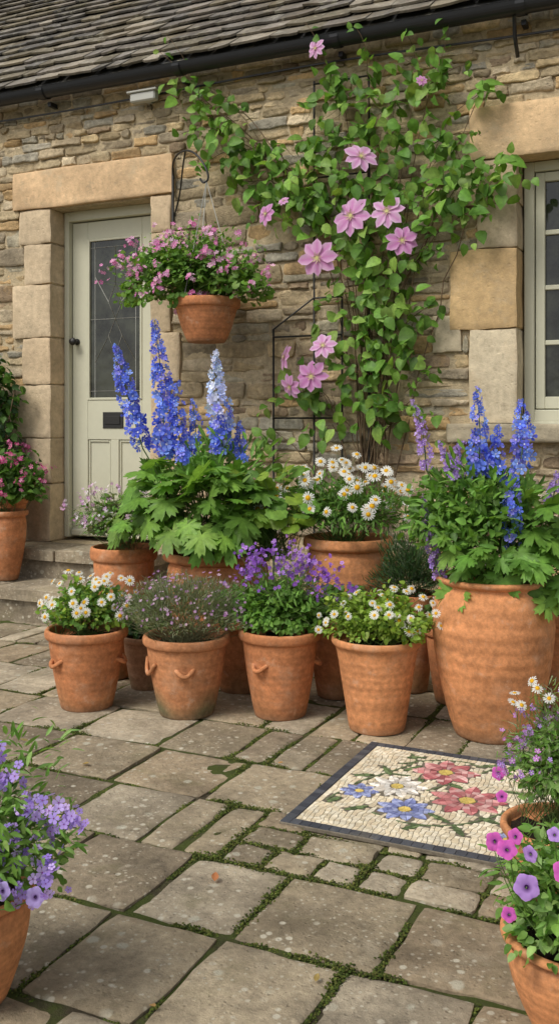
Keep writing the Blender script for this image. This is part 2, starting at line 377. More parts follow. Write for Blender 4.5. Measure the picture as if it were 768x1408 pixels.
for (x0,x1,y0,y1) in edges:
    if x0<-3.6 or x1>.4 or y0<-4.6 or y1>-.6:continue
    hot=(-1.35<x0<0 and -3.0<y0<-2.2)
    for (ax,ay,bx,by) in((x0,y0,x1,y0),(x0,y0,x0,y1)):
        L=math.hypot(bx-ax,by-ay);n=int(L*(2000 if y0<-2 else 1000))
        t=R.random(n);X=ax+(bx-ax)*t;Y=ay+(by-ay)*t
        w=np.sin(X*7.3+Y*4.1+1)*.5+np.sin(X*17-Y*13)*.4+np.sin(X*41+Y*37)*.3+(.45 if hot else .08)
        keep=w>R.uniform(-.15,.35,n);X=X[keep];Y=Y[keep];w=w[keep];m=len(X)
        wd=.0036+.0058*np.clip(w,0,1)
        P.append(np.stack([X+R.normal(size=m)*wd,Y+R.normal(size=m)*wd,-.008+.010*R.random(m)*np.clip(w+.2,0,1)],1));SZ.append(R.uniform(.0015,.0040,m))
P=np.concatenate(P);SZ=np.concatenate(SZ);n=len(P);mb=MB();d=R.normal(size=(n,3))*np.array([1,1,.2])
mb.many(DOME,frames(norm(d),np.tile([0,0,1.],(n,1))+R.normal(size=(n,3))*.3,SZ),P,shades([(.085,.12,.02),(.12,.155,.03),(.06,.085,.018),(.15,.16,.04)],n,.35))
g=mb.build('moss',M['moss']);g['kind']='stuff';g['label']='green moss growing in the joints between flagstones';g['category']='moss'
# ------------------------------------------------------------ COTTAGE
cot=empty('cottage',(0,0,0),'honey coloured rubble stone cottage with slate roof and sage door','cottage')
mb=MB()
for x0,x1,z0,z1 in((-8,-3.84,-.05,3.16),(-3.84,-3.1,2.41,3.16),(-3.84,-3.1,-.05,.36),(-3.1,-1.0,-.05,3.16),(-1.0,.15,-.05,1.0),(-1.0,.15,2.41,3.16),(.15,2.4,-.05,3.16)):
    box(mb,x0,x1,-.009,.35,z0,z1)
box(mb,-8,-7.65,.35,5.3,-.05,3.12);box(mb,2.05,2.4,.35,5.3,-.05,3.12);box(mb,-8,2.4,5.3,5.6,-.05,3.12)
mb.build('mortar_wall',M['mortar'],cot,smooth=False)
SAND=[(.60,.46,.30),(.57,.45,.30),(.52,.41,.27),(.62,.49,.33)]
ex=[]
def dress(x0,x1,z0,z1,col=None,yf=.034,yb=-.2,nx=12):
    mb=MB()
    c=np.array(col if col is not None else SAND[R.integers(0,4)])*R.uniform(.92,1.06)
    block(mb,x0+.003,x1-.003,z0+.003,z1-.003,yb,yf+R.normal()*.002,nx,10,.005,22,.010,.0014,c,wallmap,.0026)
    ex.append((x0,x1,z0,z1));mb.build('quoin_stone',M['dressed'],cot)
zs=[.36,.72,1.0,1.33,1.62,1.95,2.2,2.415]
wl=[.26,.2,.27,.22,.3,.21,.25];wr=[.15,.24,.13,.2,.14,.26,.14]
for i in range(7):
    dress(-3.83-wl[i],-3.83,zs[i],zs[i+1]);dress(-3.11,-3.11+wr[i],zs[i],zs[i+1])
zs=[1.09,1.56,1.96,2.18,2.40];wl=[.24,.34,.2,.27];cs=[(.60,.51,.36),(.62,.43,.22),(.50,.41,.28),(.58,.46,.30)]
for i in range(4):
    dress(-.99-wl[i],-.99,zs[i],zs[i+1],cs[i],.04);dress(.14,.14+wl[3-i],zs[i],zs[i+1],cs[i],.04)
dress(-1.42,-1.27,1.45,1.64,(.54,.46,.32),.03,0,8)
mb=MB();block(mb,-4.12,-2.955,2.42,2.65,-.2,.045,36,10,.005,30,.005,.0016,(.66,.46,.27),wallmap,.0025);ex.append((-4.12,-2.955,2.42,2.65));mb.build('door_lintel',M['dressed'],cot)
mb=MB();block(mb,-1.225,.36,2.405,2.66,-.2,.05,36,10,.005,30,.005,.0016,(.67,.47,.27),wallmap,.0025);ex.append((-1.225,.36,2.405,2.66));mb.build('window_lintel',M['dressed'],cot)
ex+=[(-3.84,-3.1,-.1,2.42),(-1.0,.15,1.0,2.41),(-1.33,.4,.99,1.1)]
SC=np.array([(.48,.37,.22),(.53,.42,.26),(.40,.32,.21),(.55,.42,.24),(.34,.28,.195),(.56,.38,.19),(.45,.40,.29),(.61,.50,.34),(.43,.34,.21),(.50,.41,.28),(.54,.37,.19),(.34,.25,.16),(.38,.345,.27)])
mb=MB();z=-.03;
while z<3.13:
    h=R.choice([.04,.052,.062,.076,.092,.112],p=[.18,.24,.23,.18,.11,.06])
    iv=[(-8,2.4)]
    for e in ex:
        ov=min(z+h,e[3])-max(z,e[2])
        if ov>h*.3:
            niv=[]
            for a,b in iv:
                if e[1]<=a or e[0]>=b:niv.append((a,b));continue
                if e[0]>a:niv.append((a,e[0]))
                if e[1]<b:niv.append((e[1],b))
            iv=niv
    for a,b in iv:
        x=a
        while x<b-.02:
            w=min(h*R.uniform(1.2,5.0),R.uniform(.2,.38));w=max(w,.05)
            if b-x-w<.06:w=b-x
            w=min(w,b-x) if b-x<.5 else w
            vis=-4.6<x<.2
            c=SC[R.integers(0,len(SC))]*R.uniform(.72,1.18)
            zz=0.010*math.sin(x*1.7+1)+.005*math.sin(x*4.1+z*2)
            g=R.uniform(.0035,.0075)
            if vis and h>.07 and R.random()<.4:
                hm=h*R.uniform(.38,.62)
                for q0,q1 in((0,hm),(hm,h)):
                    block(mb,x+g,x+w-g,z+q0+g*.7+zz,z+q1-g*.7+zz,-.01,R.uniform(.010,.026),9,5,.007,14,.04,.0016,SC[R.integers(0,len(SC))]*R.uniform(.8,1.15),wallmap,.0032,(R.normal()*.003,R.normal()*.003))
            else:
                block(mb,x+g,x+w-g,z+g*.7+zz,z+h-g*.7+zz,-.01,R.uniform(.008,.03),11 if vis else 3,7 if vis else 3,.008,14,.045,.0018,c,wallmap,.0036,(R.normal()*.004,R.normal()*.004))
            x+=w
    z+=h
mb.build('wall',M['rubble'],cot)
# roof
ca,sa=math.cos(math.radians(42)),math.sin(math.radians(42))
E0=np.array([0,-.13,3.15])
def roofmap(a,b,h):return np.stack([a,E0[1]+b*ca-h*sa,E0[2]+b*sa+h*ca],1)
mb=MB();b=-.01;ri=0
while b<3.9:
    e=.135-.012*min(b,3);x=-8.2+R.random()*.2
    while x<2.6:
        w=R.uniform(.10,.25);c=np.array([(.165,.15,.13),(.20,.175,.148),(.13,.12,.108),(.24,.21,.165),(.18,.155,.11)])[R.integers(0,5)]*R.uniform(.65,1.3)
        th=.020+R.random()*.009;tw=R.normal()*.003;j=R.normal()*.005
        a0,a1,b1=x+.002,x+w-.002,b+e*1.5
        # ragged lower edge with five points
        k=5;ax_=np.linspace(a0,a1,k);lb=b+j+R.normal(size=k)*.0035;lb[0]+=.006;lb[-1]+=.006;hh=np.linspace(th+tw,th-tw,k)
        AA=np.concatenate([ax_,[a1,a0],ax_,ax_]);BB=np.concatenate([lb,[b1,b1],lb,lb]);HH=np.concatenate([hh,[-.006,-.006],hh,hh-.013])
        v=roofmap(AA,BB,HH);f=[tuple(range(7))]+[(7+i,12+i,13+i,8+i) for i in range(4)]
        sv=roofmap(np.array([a0,a0,a0,a1,a1,a1]),np.array([lb[0],b1,lb[0],lb[-1],b1,lb[-1]]),np.array([hh[0],-.006,hh[0]-.013,hh[-1],-.006,hh[-1]-.013]))
        mb.raw(np.concatenate([v,sv]),f+[(17,18,19),(20,22,21)],c)
        x+=w
    b+=e;ri+=1
roof=mb.build('roof',M['slate'],cot,smooth=False)
mb=MB();r0=roofmap(np.array([-8.2,2.6,2.6,-8.2]),np.array([0,0,3.95,3.95]),np.full(4,-.018))
y2=r0[2][1];zz=r0[2][2];mb.raw(list(r0)+[(-8.2,2*y2+.13,3.0),(2.6,2*y2+.13,3.0)],[(0,1,2,3),(3,2,5,4)],(.1,.1,.1))
for X in(-8,2.4):mb.raw([(X,0,3.1),(X,2*y2-.1,3.1),(X,y2,zz-.05)],[(0,1,2)],(.3,.2,.1))
mb.build('roof_deck',M['slate'],roof,smooth=False)
# gutter half round
mb=MB();an=np.linspace(pi,2*pi,13);pro=[(math.cos(t)*.048,math.sin(t)*.048) for t in an]+[(math.cos(t)*.043,math.sin(t)*.043) for t in an[::-1]]
pro[0]=(-.052,.006);k=len(pro);xs=[-8.1,2.5]
V=[(X,-.132+p[0],3.10+p[1]) for X in xs for p in pro];mb.raw(V,[(i,(i+1)%k,k+(i+1)%k,k+i) for i in range(k)]+[tuple(range(k)),tuple(range(k,2*k))],(.1,)*3)
gut=mb.build('gutter',M['gutter'],cot,smooth=False)
mb=MB()
for X in np.arange(-7.6,2.4,.95):
    V=[(X+dx,-.132+math.cos(t)*.0545,3.10+math.sin(t)*.0545) for dx in(-.022,.022) for t in an];m=13
    mb.raw(V,[(i,i+1,m+i+1,m+i) for i in range(m-1)],(.1,)*3)
    box(mb,X-.012,X+.012,-.084,-.01,3.02,3.045)
tube(mb,[(x,-.045-.008*math.sin(x*3),3.0+.014*math.sin(x*2.1)) for x in np.linspace(-8,2.4,60)],.006,(.1,)*3,6)
mb.build('gutter_bracket',M['gutter'],gut,smooth=False)
mb=MB();tube(mb,[(-.985,-.132,3.05),(-.985,-.12,2.96),(-.985,-.05,2.88)],.010,(.1,)*3,8);mb.build('cable_clip',M['gutter'],gut)
# door
door=MB()
def B(m,*a,**k):box(m,*a,**k)
B(door,-3.79,-3.11,.150,.19,.39,2.345)
for a in((-3.79,-3.675,.136,.151,.392,2.343),(-3.275,-3.112,.136,.151,.392,2.343),(-3.675,-3.275,.136,.151,2.235,2.343),(-3.675,-3.275,.136,.151,.99,1.235),(-3.675,-3.275,.136,.151,.392,.54),(-3.505,-3.445,.136,.151,.54,.99)):
    B(door,*a,bev=.0025)
for x0,x1 in((-3.672,-3.508),(-3.442,-3.278)):
    B(door,x0,x0+.012,.141,.152,.543,.987,bev=.003);B(door,x1-.012,x1,.141,.152,.543,.987,bev=.003);B(door,x0+.012,x1-.012,.141,.152,.975,.987,bev=.003);B(door,x0+.012,x1-.012,.141,.152,.543,.555,bev=.003)
B(door,-3.79,-3.11,.116,.15,.39,.43,bev=.006)
dr=door.build('door',M['sage'],cot,smooth=False);dr['label']='sage green panelled door with leaded glass'
mb=MB();B(mb,-3.83,-3.795,.10,.18,.38,2.41,bev=.004);B(mb,-3.83,-3.11,.102,.18,2.35,2.412,bev=.004);B(mb,-3.675,-3.66,.131,.15,1.235,2.235,bev=.002);B(mb,-3.29,-3.275,.131,.15,1.235,2.235,bev=.002);B(mb,-3.66,-3.29,.131,.15,2.22,2.235,bev=.002);B(mb,-3.66,-3.29,.131,.15,1.235,1.25,bev=.002)
mb.build('frame',M['sage'],dr,smooth=False)
mb=MB();B(mb,-3.66,-3.29,.144,.149,1.25,2.22);mb.build('glass',M['glass'],dr,smooth=False)
mb=MB();yl=.143
def ln(m,pts,r=.0021):tube(m,[(x,yl,z_) for x,z_ in pts],r,(.2,)*3,5)
x0,x1,cx=-3.625,-3.325,-3.475
for pts in ([(x0,1.25),(x0,2.22)],[(x1,1.25),(x1,2.22)],[(-3.66,2.18),(-3.29,2.18)],[(-3.66,1.29),(-3.29,1.29)],[(cx,2.18),(cx,1.95)],[(cx,1.29),(cx,1.52)],[(cx,1.95),(cx-.05,1.84),(cx,1.735)],[(cx,1.95),(cx+.05,1.84),(cx,1.735)],[(cx,1.735),(cx-.05,1.63),(cx,1.52)],[(cx,1.735),(cx+.05,1.63),(cx,1.52)],[(cx-.05,1.84),(x0,2.0)],[(cx+.05,1.84),(x1,2.0)],[(cx-.05,1.63),(x0,1.47)],[(cx+.05,1.63),(x1,1.47)],[(cx,1.735),(x0,1.735)],[(cx,1.735),(x1,1.735)],[(x0,1.735),(-3.66,1.735)],[(x1,1.735),(-3.29,1.735)]):
    ln(mb,pts)
mb.build('leading',M['lead'],dr)
def lathe(mb,prof,col,seg=40,c=(0,0,0),axis='z',colf=None):
    P=np.array(prof,float);m=len(P);a=np.arange(seg)*2*pi/seg
    V=np.stack([P[:,0][:,None]*np.cos(a),P[:,0][:,None]*np.sin(a),np.repeat(P[:,1][:,None],seg,1)],2).reshape(-1,3)
    f=[(i*seg+j,i*seg+(j+1)%seg,(i+1)*seg+(j+1)%seg,(i+1)*seg+j) for i in range(m-1) for j in range(seg)]
    C=np.tile(col,(len(V),1)) if colf is None else colf(V)
    if axis=='y':V=np.stack([V[:,0],-V[:,2],V[:,1]],1)
    mb.raw(V+np.array(c),f,C)
mb=MB();lathe(mb,[(0,0),(.02,0),(.02,.006),(.009,.01),(.009,.03),(.02,.036),(.025,.048),(.02,.06),(0,.064)],(.1,)*3,20,(-3.755,.136,1.6),'y')
mb.build('handle',M['iron'],dr)
mb=MB();B(mb,-3.56,-3.41,.130,.1365,1.06,1.16,bev=.002);B(mb,-3.54,-3.43,.125,.131,1.085,1.135,bev=.002);mb.build('letter_plate',M['iron'],dr,smooth=False)
# window
win=MB()
for a in((-.985,-.935,.10,.17,1.1,2.4),(.085,.135,.10,.17,1.1,2.4),(-.935,.085,.10,.17,2.35,2.4),(-.935,.085,.10,.17,1.1,1.16),(-.455,-.395,.102,.17,1.16,2.35)):B(win,*a,bev=.004)
w=win.build('window',M['sage'],cot,smooth=False);w['label']='sage painted casement window with small panes'
mb=MB()
for s in((-.93,-.46),(-.39,.08)):
    a,b_=s
    B(mb,a,a+.045,.115,.16,1.165,2.345,bev=.003);B(mb,b_-.045,b_,.115,.16,1.165,2.345,bev=.003);B(mb,a+.045,b_-.045,.115,.16,2.30,2.345,bev=.003);B(mb,a+.045,b_-.045,.115,.16,1.165,1.225,bev=.003)
    for zb in(2.045,1.77,1.495):B(mb,a+.045,b_-.045,.12,.156,zb-.012,zb+.012,bev=.003)
    m_=(a+b_)/2;B(mb,m_-.012,m_+.012,.122,.154,1.225,2.30,bev=.003)
mb.build('frame',M['sage'],w,smooth=False)
mb=MB();B(mb,-.9,.06,.138,.144,1.2,2.32);mb.build('glass',M['glass'],w,smooth=False)
mb=MB();block(mb,-1.33,.45,1.0,1.09,-.2,.10,30,6,.008,20,.008,.0013,(.36,.31,.22),wallmap,.002);mb.build('sill',M['dressed'],w)
mb=MB();B(mb,-1.0,.14,.095,.17,1.07,1.102,bev=.004);mb.build('timber_sill',M['sage'],w,smooth=False)
# steps
st=empty('stone_steps',(-3.5,-.3,0),'worn grey stone doorsteps leading up to the sage door','steps')
for y0,z0,z1,x0,x1 in((-.62,-.02,.19,-4.75,-2.85),(-.32,.0,.365,-4.25,-2.95)):
    mb=MB();
    mp=lambda a,b,h:np.stack([a,b,h],1)
    xx=x0
    for xe in (x0+(x1-x0)*.52,x1):
        block(mb,xx+.003,xe-.003,y0,-.002,z1-.07,z1,16,8,.010,16,.01,.0015,(.33,.275,.195),mp,.004);xx=xe
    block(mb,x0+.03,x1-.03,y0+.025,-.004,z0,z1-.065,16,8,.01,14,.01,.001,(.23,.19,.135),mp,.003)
    o=mb.build('step',M['paving'],st,(3.5,.3,0))
fl=empty('flood_light',(-3.11,-.03,2.985),'small grey security light fixed under the gutter','light')
mb=MB();B(mb,-.085,.085,-.09,-.04,-.04,.015,bev=.008);B(mb,-.1,.1,-.1,-.03,.012,.024,bev=.003);mb.build('lamp_housing',M['plastic'],fl,smooth=False)
mb=MB();B(mb,-.015,.015,-.045,.03,-.03,.0);mb.build('mount',M['plastic'],fl,smooth=False)
mb=MB();c_=(.1,)*3;Y=-.06
for x,za,zb in((-2.06,0,2.92),(-2.30,0,1.60),(-1.9,0,1.76),(-1.75,0,2.9)):tube(mb,[(x,Y,za),(x,Y,zb)],.006,c_,6)
for pts in ([(-2.30,1.56),(-1.9,1.56)],[(-2.3,1.60),(-2.06,1.76),(-1.9,1.76)],[(-2.3,1.12),(-1.9,1.12)],[(-2.06,2.4),(-1.75,2.4)],[(-2.06,2.0),(-1.75,2.0)],[(-2.06,2.9),(-1.75,2.9)],[(-2.3,.6),(-1.9,.6)]):
    tube(mb,[(x,Y-.008,z_) for x,z_ in pts],.005,c_,6)
t=mb.build('iron_trellis',M['iron']);t['label']='thin black iron trellis fixed to the stone wall';t['category']='trellis'
# ------------------------------------------------------------ CLEMATIS
cl=empty('clematis_vine',(-1.85,-.1,0),'large clematis climbing the stone wall with pink flowers','climbing plant')
O=np.array([-1.85,-.1,0])
CL=[(-1.92,2.86,.08,.12,18),(-1.74,2.80,.15,.12,38),(-1.5,2.74,.14,.1,26),(-1.38,2.88,.06,.08,7),(-1.94,2.6,.1,.1,24),(-1.68,2.54,.2,.1,44),(-1.38,2.47,.13,.06,17),(-2.1,2.42,.11,.09,26),(-1.87,2.32,.2,.11,56),(-1.5,2.29,.26,.09,62),(-1.24,2.29,.15,.08,38),(-1.12,2.24,.08,.05,10),(-2.12,2.2,.15,.07,26),(-1.3,2.1,.12,.06,14),(-1.62,2.08,.2,.09,42),(-1.87,2.06,.1,.07,16),(-1.74,1.9,.14,.1,40),(-1.5,1.9,.1,.05,10),(-1.68,1.72,.13,.11,38),(-1.5,1.6,.1,.05,11),(-1.74,1.55,.16,.09,32),(-1.58,1.44,.13,.06,20),(-1.8,1.35,.13,.1,30),(-2.0,1.22,.12,.05,13),(-1.72,1.15,.18,.08,28),(-1.5,1.2,.1,.06,10),(-2.12,1.32,.07,.07,8),(-2.22,2.34,.09,.09,20),(-2.34,2.5,.1,.09,26),(-2.46,2.38,.08,.08,10),(-2.5,2.6,.1,.09,28),(-2.62,2.74,.08,.07,20),(-2.74,2.88,.06,.06,12),(-2.55,2.86,.05,.05,4),(-1.16,2.72,.08,.03,4),(-2.86,3.0,.04,.05,5),(-1.95,1.06,.15,.05,11),(-2.32,1.02,.05,.1,7)]
mb=MB();stm=MB()
base=np.array([-1.76,-.06,.0])
VC=[(.12,.245,.038),(.16,.31,.05),(.095,.2,.034),(.23,.37,.075)]
for (x,z_,rx,rz_,n) in CL:
    n=int(n*1.45)
    P=np.stack([x+R.normal(size=n)*rx*.8,-.06-np.abs(R.normal(size=n))*.055-.02,z_+R.normal(size=n)*rz_*.82],1)
    tip=R.normal(size=(n,3))*.6+np.array([0,-.25,-.5]);nn=R.normal(size=(n,3))*.5+np.array([0,-1,.55])
    s=R.uniform(.038,.092,n)
    h=n//2
    F=frames(tip,nn,s);C=shades(VC,n,.28)
    mb.many(L_ov,F[:h],P[:h]-O,C[:h]);mb.many(L_ov2,F[h:],P[h:]-O,C[h:])
    if x<-2.15 and z_>2:
        s0=np.array([-1.95,-.07,2.1]);mid=np.array([-2.15,-.06,2.45])
    else:
        s0=base+np.array([R.normal()*.05,0,0]);mid=np.array([-1.75+R.normal()*.09,-.05,min(z_,2.3)*.75])
    t=np.linspace(0,1,14)[:,None];e=np.array([x,-.075,z_+rz_*.5])
    pts=(1-t)**2*s0+2*t*(1-t)*mid+t**2*e+np.sin(t*pi)*R.normal(size=(14,3))*.012
    tube(stm,pts-O,.0055,c_,5,.002)
    for q in range(0,n,4):
        tube(stm,curve(P[q]+np.array([R.normal()*.05,.03,-.05]),P[q],(0,0,-.01),4)-O,.0012,c_,3)
for a,b_ in(((-2.62,-.08,2.72),(-2.98,-.14,3.2)),((-2.74,-.08,2.86),(-2.92,-.16,3.28)),((-2.3,-.08,2.5),(-2.66,-.1,2.95)),((-1.95,-.08,2.8),(-2.05,-.2,3.18)),((-1.4,-.08,2.8),(-1.3,-.15,3.1)),((-1.2,-.08,2.3),(-.98,-.12,2.36)),((-1.35,-.08,2.6),(-1.06,-.14,2.72)),((-1.75,-.08,2.85),(-1.78,-.2,3.12)),((-1.5,-.08,2.8),(-1.52,-.18,3.05)),((-1.3,-.08,2.1),(-1.12,-.12,2.12)),((-1.55,-.08,1.6),(-1.36,-.12,1.68)),((-2.0,-.08,1.25),(-2.3,-.12,1.2)),((-2.4,-.08,2.4),(-2.42,-.12,2.1)),((-1.55,-.08,1.25),(-1.36,-.12,1.35)),((-1.5,-.08,2.75),(-1.2,-.12,2.86)),((-1.4,-.08,2.5),(-1.15,-.12,2.5)),((-2.5,-.08,2.6),(-2.75,-.12,2.5)),((-2.6,-.08,2.7),(-2.85,-.12,2.72)),((-1.6,-.08,1.9),(-1.36,-.12,1.95)),((-1.8,-.08,1.7),(-2.0,-.12,1.72))):
    pts=curve(a,b_,(.03,-.02,.03),9);tube(stm,pts-O,.0025,c_,4,.0012)
    n=12;k=R.integers(1,9,n);P=pts[k]+R.normal(size=(n,3))*.018
    mb.many(L_ov,frames(R.normal(size=(n,3))+np.array([0,-.3,-.2]),R.normal(size=(n,3))*.4+np.array([0,-1,.5]),R.uniform(.03,.062,n)),P-O,shades(FRESH+VC,n))
n=5;P=np.array([(-1.17,-.16,2.735),(-1.12,-.16,2.73),(-1.08,-.16,2.35),(-1.02,-.16,2.36),(-1.2,-.16,2.12)])
mb.many(L_ov2,frames(np.array([[1,-.2,.1]]*5)+R.normal(size=(5,3))*.3,np.array([[0,-1,.8]]*5),np.full(5,.1)),P-O,shades(FRESH,5))
mb.build('foliage',M['leaf'],cl);stm.build('stem',M['bark'],cl)
cm=[tmesh('clematis_flower',clem(),c,M['petal']) for c in((.82,.54,.76),(.86,.62,.81),(.76,.45,.70))]
FL=[(-1.79,2.145,.104,(-.1,-1,.15)),(-1.60,2.15,.09,(.1,-1,.3)),(-1.52,2.0,.082,(.25,-1,.1)),(-1.975,1.945,.106,(-.05,-1,0)),(-1.74,2.44,.09,(.5,-.8,.5)),(-2.27,2.20,.065,(-.4,-1,.2)),(-2.16,1.44,.076,(-.9,-.8,.2)),(-1.945,1.49,.072,(.1,-1,.5)),(-2.01,1.335,.088,(.1,-1,.1)),(-2.13,1.285,.07,(-.5,-1,-.3)),(-1.985,3.03,.055,(-.3,-1,.1)),(-1.42,2.78,.03,(.3,-1,.3)),(-2.17,2.26,.03,(0,-1,.6))]
P=np.array([(f[0],-.21,f[1]) for f in FL])-O
flower_objs(cl,'flower',cm,P,np.array([f[3] for f in FL],float),[f[2] for f in FL])
# ------------------------------------------------------------ POTS
def chaikin(P,it=2):
    P=[np.array(p,float) for p in P]
    for _ in range(it):
        Q=[P[0]]
        for a,b_ in zip(P[:-1],P[1:]):Q+=[a*.75+b_*.25,a*.25+b_*.75]
        Q.append(P[-1]);P=Q
    return np.array(P)
PR={'std':[(0,0),(.60,0),(.64,.01),(.74,.25),(.84,.52),(.91,.78),(.92,.85),(.91,.87),(1.0,.88),(1.03,.92),(1.02,.98),(.97,1.0),(.9,.99),(.87,.93),(.86,.85),(0,.85)],
'flare':[(0,0),(.60,0),(.63,.01),(.70,.25),(.79,.52),(.87,.78),(.9,.85),(.93,.9),(1.0,.93),(1.02,.96),(1.0,1.0),(.93,1.0),(.88,.97),(.85,.88),(0,.88)],
'belly':[(0,0),(.60,0),(.64,.01),(.78,.18),(.92,.42),(1.0,.66),(.99,.80),(.92,.90),(.84,.94),(.84,.955),(.92,.965),(.95,.985),(.92,1.0),(.84,1.0),(.8,.96),(.79,.88),(0,.88)],
'hang':[(0,0),(.52,0),(.58,.03),(.74,.3),(.86,.6),(.91,.76),(.92,.78),(1.0,.79),(1.03,.86),(1.02,.97),(.97,1.0),(.9,.98),(.88,.9),(0,.9)],
'urn':[(0,0),(.55,0),(.6,.01),(.76,.25),(.90,.5),(.97,.72),(.96,.86),(.90,.9),(.90,.91),(1.03,.925),(1.06,.96),(1.03,1.0),(.94,1.0),(.88,.96),(.86,.88),(0,.88)]}
def pot(parent,kind,Rr,H,col=(.50,.21,.09),ribs=0,mossy=0,handles=0,hrot=0,swag=False):
    pr=chaikin([(r*Rr,z_*H) for r,z_ in PR[kind]],2)
    if ribs:
        L=[pr[0]]
        for a,b_ in zip(pr[:-1],pr[1:]):
            n=max(1,int(abs(b_[1]-a[1])/H/.008)) if a[0]>.5*Rr else 1
            for q in range(n):L.append(a+(b_-a)*(q+1)/n)
        pr=np.array(L);m=pr[:,0]>.5*Rr;pr[m,0]*=1+ribs*.0022*(np.sin(pr[m,1]/H*75)+.8*np.sin(pr[m,1]/H*43+1)*np.sin(pr[m,1]/H*7))
    def colf(V):
        z_=V[:,2]/H;c=np.tile(col,(len(V),1));c=c*(1+.07*np.sin(z_*31+Rr*50)+.05*np.sin(z_*83))[:,None]
        az=np.arctan2(V[:,1],V[:,0]);mf=np.clip((.34+.12*np.sin(az*3+Rr*90)-z_)*3.2,0,1)*mossy
        c=c*(1-mf[:,None])+mf[:,None]*np.array((.16,.145,.075))
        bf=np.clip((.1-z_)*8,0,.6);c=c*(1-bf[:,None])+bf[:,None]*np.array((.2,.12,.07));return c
    mb=MB();lathe(mb,pr,col,56,colf=colf)
    V=mb.V[0];az=np.arctan2(V[:,1],V[:,0]);ph=R.random()*6;V[:,:2]*=(1+.006*np.sin(2*az+ph)+.004*np.sin(3*az+V[:,2]*9))[:,None]
    p=mb.build('pot',M['terra'],parent)
    sz=PR[kind][-1][1]*H+.004
    mb=MB();a=np.arange(24)*2*pi/24;r=.86*Rr*(.9 if kind=='belly' else 1)
    V=[(0,0,sz+.01)]+[(math.cos(t)*r*q,math.sin(t)*r*q,sz+R.normal()*.003) for q in(.5,.97) for t in a]
    mb.raw(V,[(0,1+i,1+(i+1)%24) for i in range(24)]+[(1+i,25+i,25+(i+1)%24,1+(i+1)%24) for i in range(24)],(.03,)*3);mb.build('soil',M['soil'],parent)
    for h in range(handles):
        t=hrot+h*(2*pi/max(handles,3) if handles>2 else math.radians(125));zc=.62*H;rc=.86*Rr
        o=np.array([math.cos(t),math.sin(t),0]);tg=np.array([-math.sin(t),math.cos(t),0])
        s=.2*Rr
        pts=[o*(rc-.006)+tg*s*1.0+np.array([0,0,zc+s*.3]),o*(rc+.006)+tg*s*.8+np.array([0,0,zc+s*.1]),o*(rc+.018)+tg*s*.35+np.array([0,0,zc-s*.35]),o*(rc+.02)-tg*s*.2+np.array([0,0,zc-s*.35]),o*(rc+.008)-tg*s*.75+np.array([0,0,zc]),o*(rc-.008)-tg*s+np.array([0,0,zc+s*.2])]
        mb=MB();tube(mb,chaikin(pts,2),.0085,col,8);mb.build('handle',M['terra'],parent)
    if swag:
        a0,a1=math.radians(-158),math.radians(-110);pts=[]
        for q in np.linspace(0,1,16):
            t=a0+(a1-a0)*q;zc=H*(.70-.16*math.sin(q*pi));rr=np.interp(zc/H,[.52,.78],[.84,.91])*Rr+.004+.008*math.sin(q*pi);pts.append((math.cos(t)*rr,math.sin(t)*rr,zc))
        mb=MB();tube(mb,pts,.0075,col,8);mb.build('swag',M['terra'],parent)
TC=(.55,.225,.09);TC2=(.60,.26,.11);TC3=(.51,.205,.087)
G='terracotta pots of flowers on the patio'
A=empty('potted_daisy',(-2.29,-1.75,0),'terracotta pot with lug handles and small white daisies','potted plant',G)
pot(A,'std',.157,.305,TC3,0.4,.3,2,math.radians(-110))
def daisyplant(E,rim,c,r,nl,cols,nf,fs,rho=(.95,1.3),lz=(.02,.04),tp=L_ov,zl=0.,fc=(.2,-.9,.5),fr=None,fcx=None):
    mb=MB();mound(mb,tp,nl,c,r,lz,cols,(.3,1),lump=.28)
    P,o,_=mpts(nf,fcx or c,fr or r,rho,zl);stems(mb,P,(c[0],c[1],rim),(.12,.2,.05),.0012,.04)
    stems(mb,mpts(25,c,r,(.5,.9))[0],(0,0,rim-.02),(.08,.13,.03),.002)
    mb.build('foliage',M['leaf'],E)
    nn=norm(o*.7+np.array(fc)+R.normal(size=(nf,3))*.3)
    flower_objs(E,'flower',DA,P,nn,R.uniform(fs[0],fs[1],nf))
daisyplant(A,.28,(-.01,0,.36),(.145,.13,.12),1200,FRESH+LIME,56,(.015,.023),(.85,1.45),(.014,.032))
# B heather
E=empty('potted_heather',(-1.893,-1.665,0),'weathered mossy terracotta pot of grey green heather with tiny pink flowers','potted plant',G)
pot(E,'std',.162,.30,(.48,.21,.095),0.5,1.0,1,math.radians(-62),True)
mb=MB();c=(-.02,0,.37);r=(.235,.18,.135)
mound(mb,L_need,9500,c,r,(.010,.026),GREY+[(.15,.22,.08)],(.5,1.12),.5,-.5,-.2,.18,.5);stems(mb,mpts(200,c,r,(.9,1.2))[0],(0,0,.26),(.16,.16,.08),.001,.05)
mb.build('foliage',M['leaf'],E);mb=MB();blooms(mb,F5,280,c,r,(.004,.0085),[(.55,.3,.55),(.42,.2,.45),(.65,.45,.6)],(.9,1.2));o=mb.build('blossoms',M['petal'],E);o['kind']='stuff'
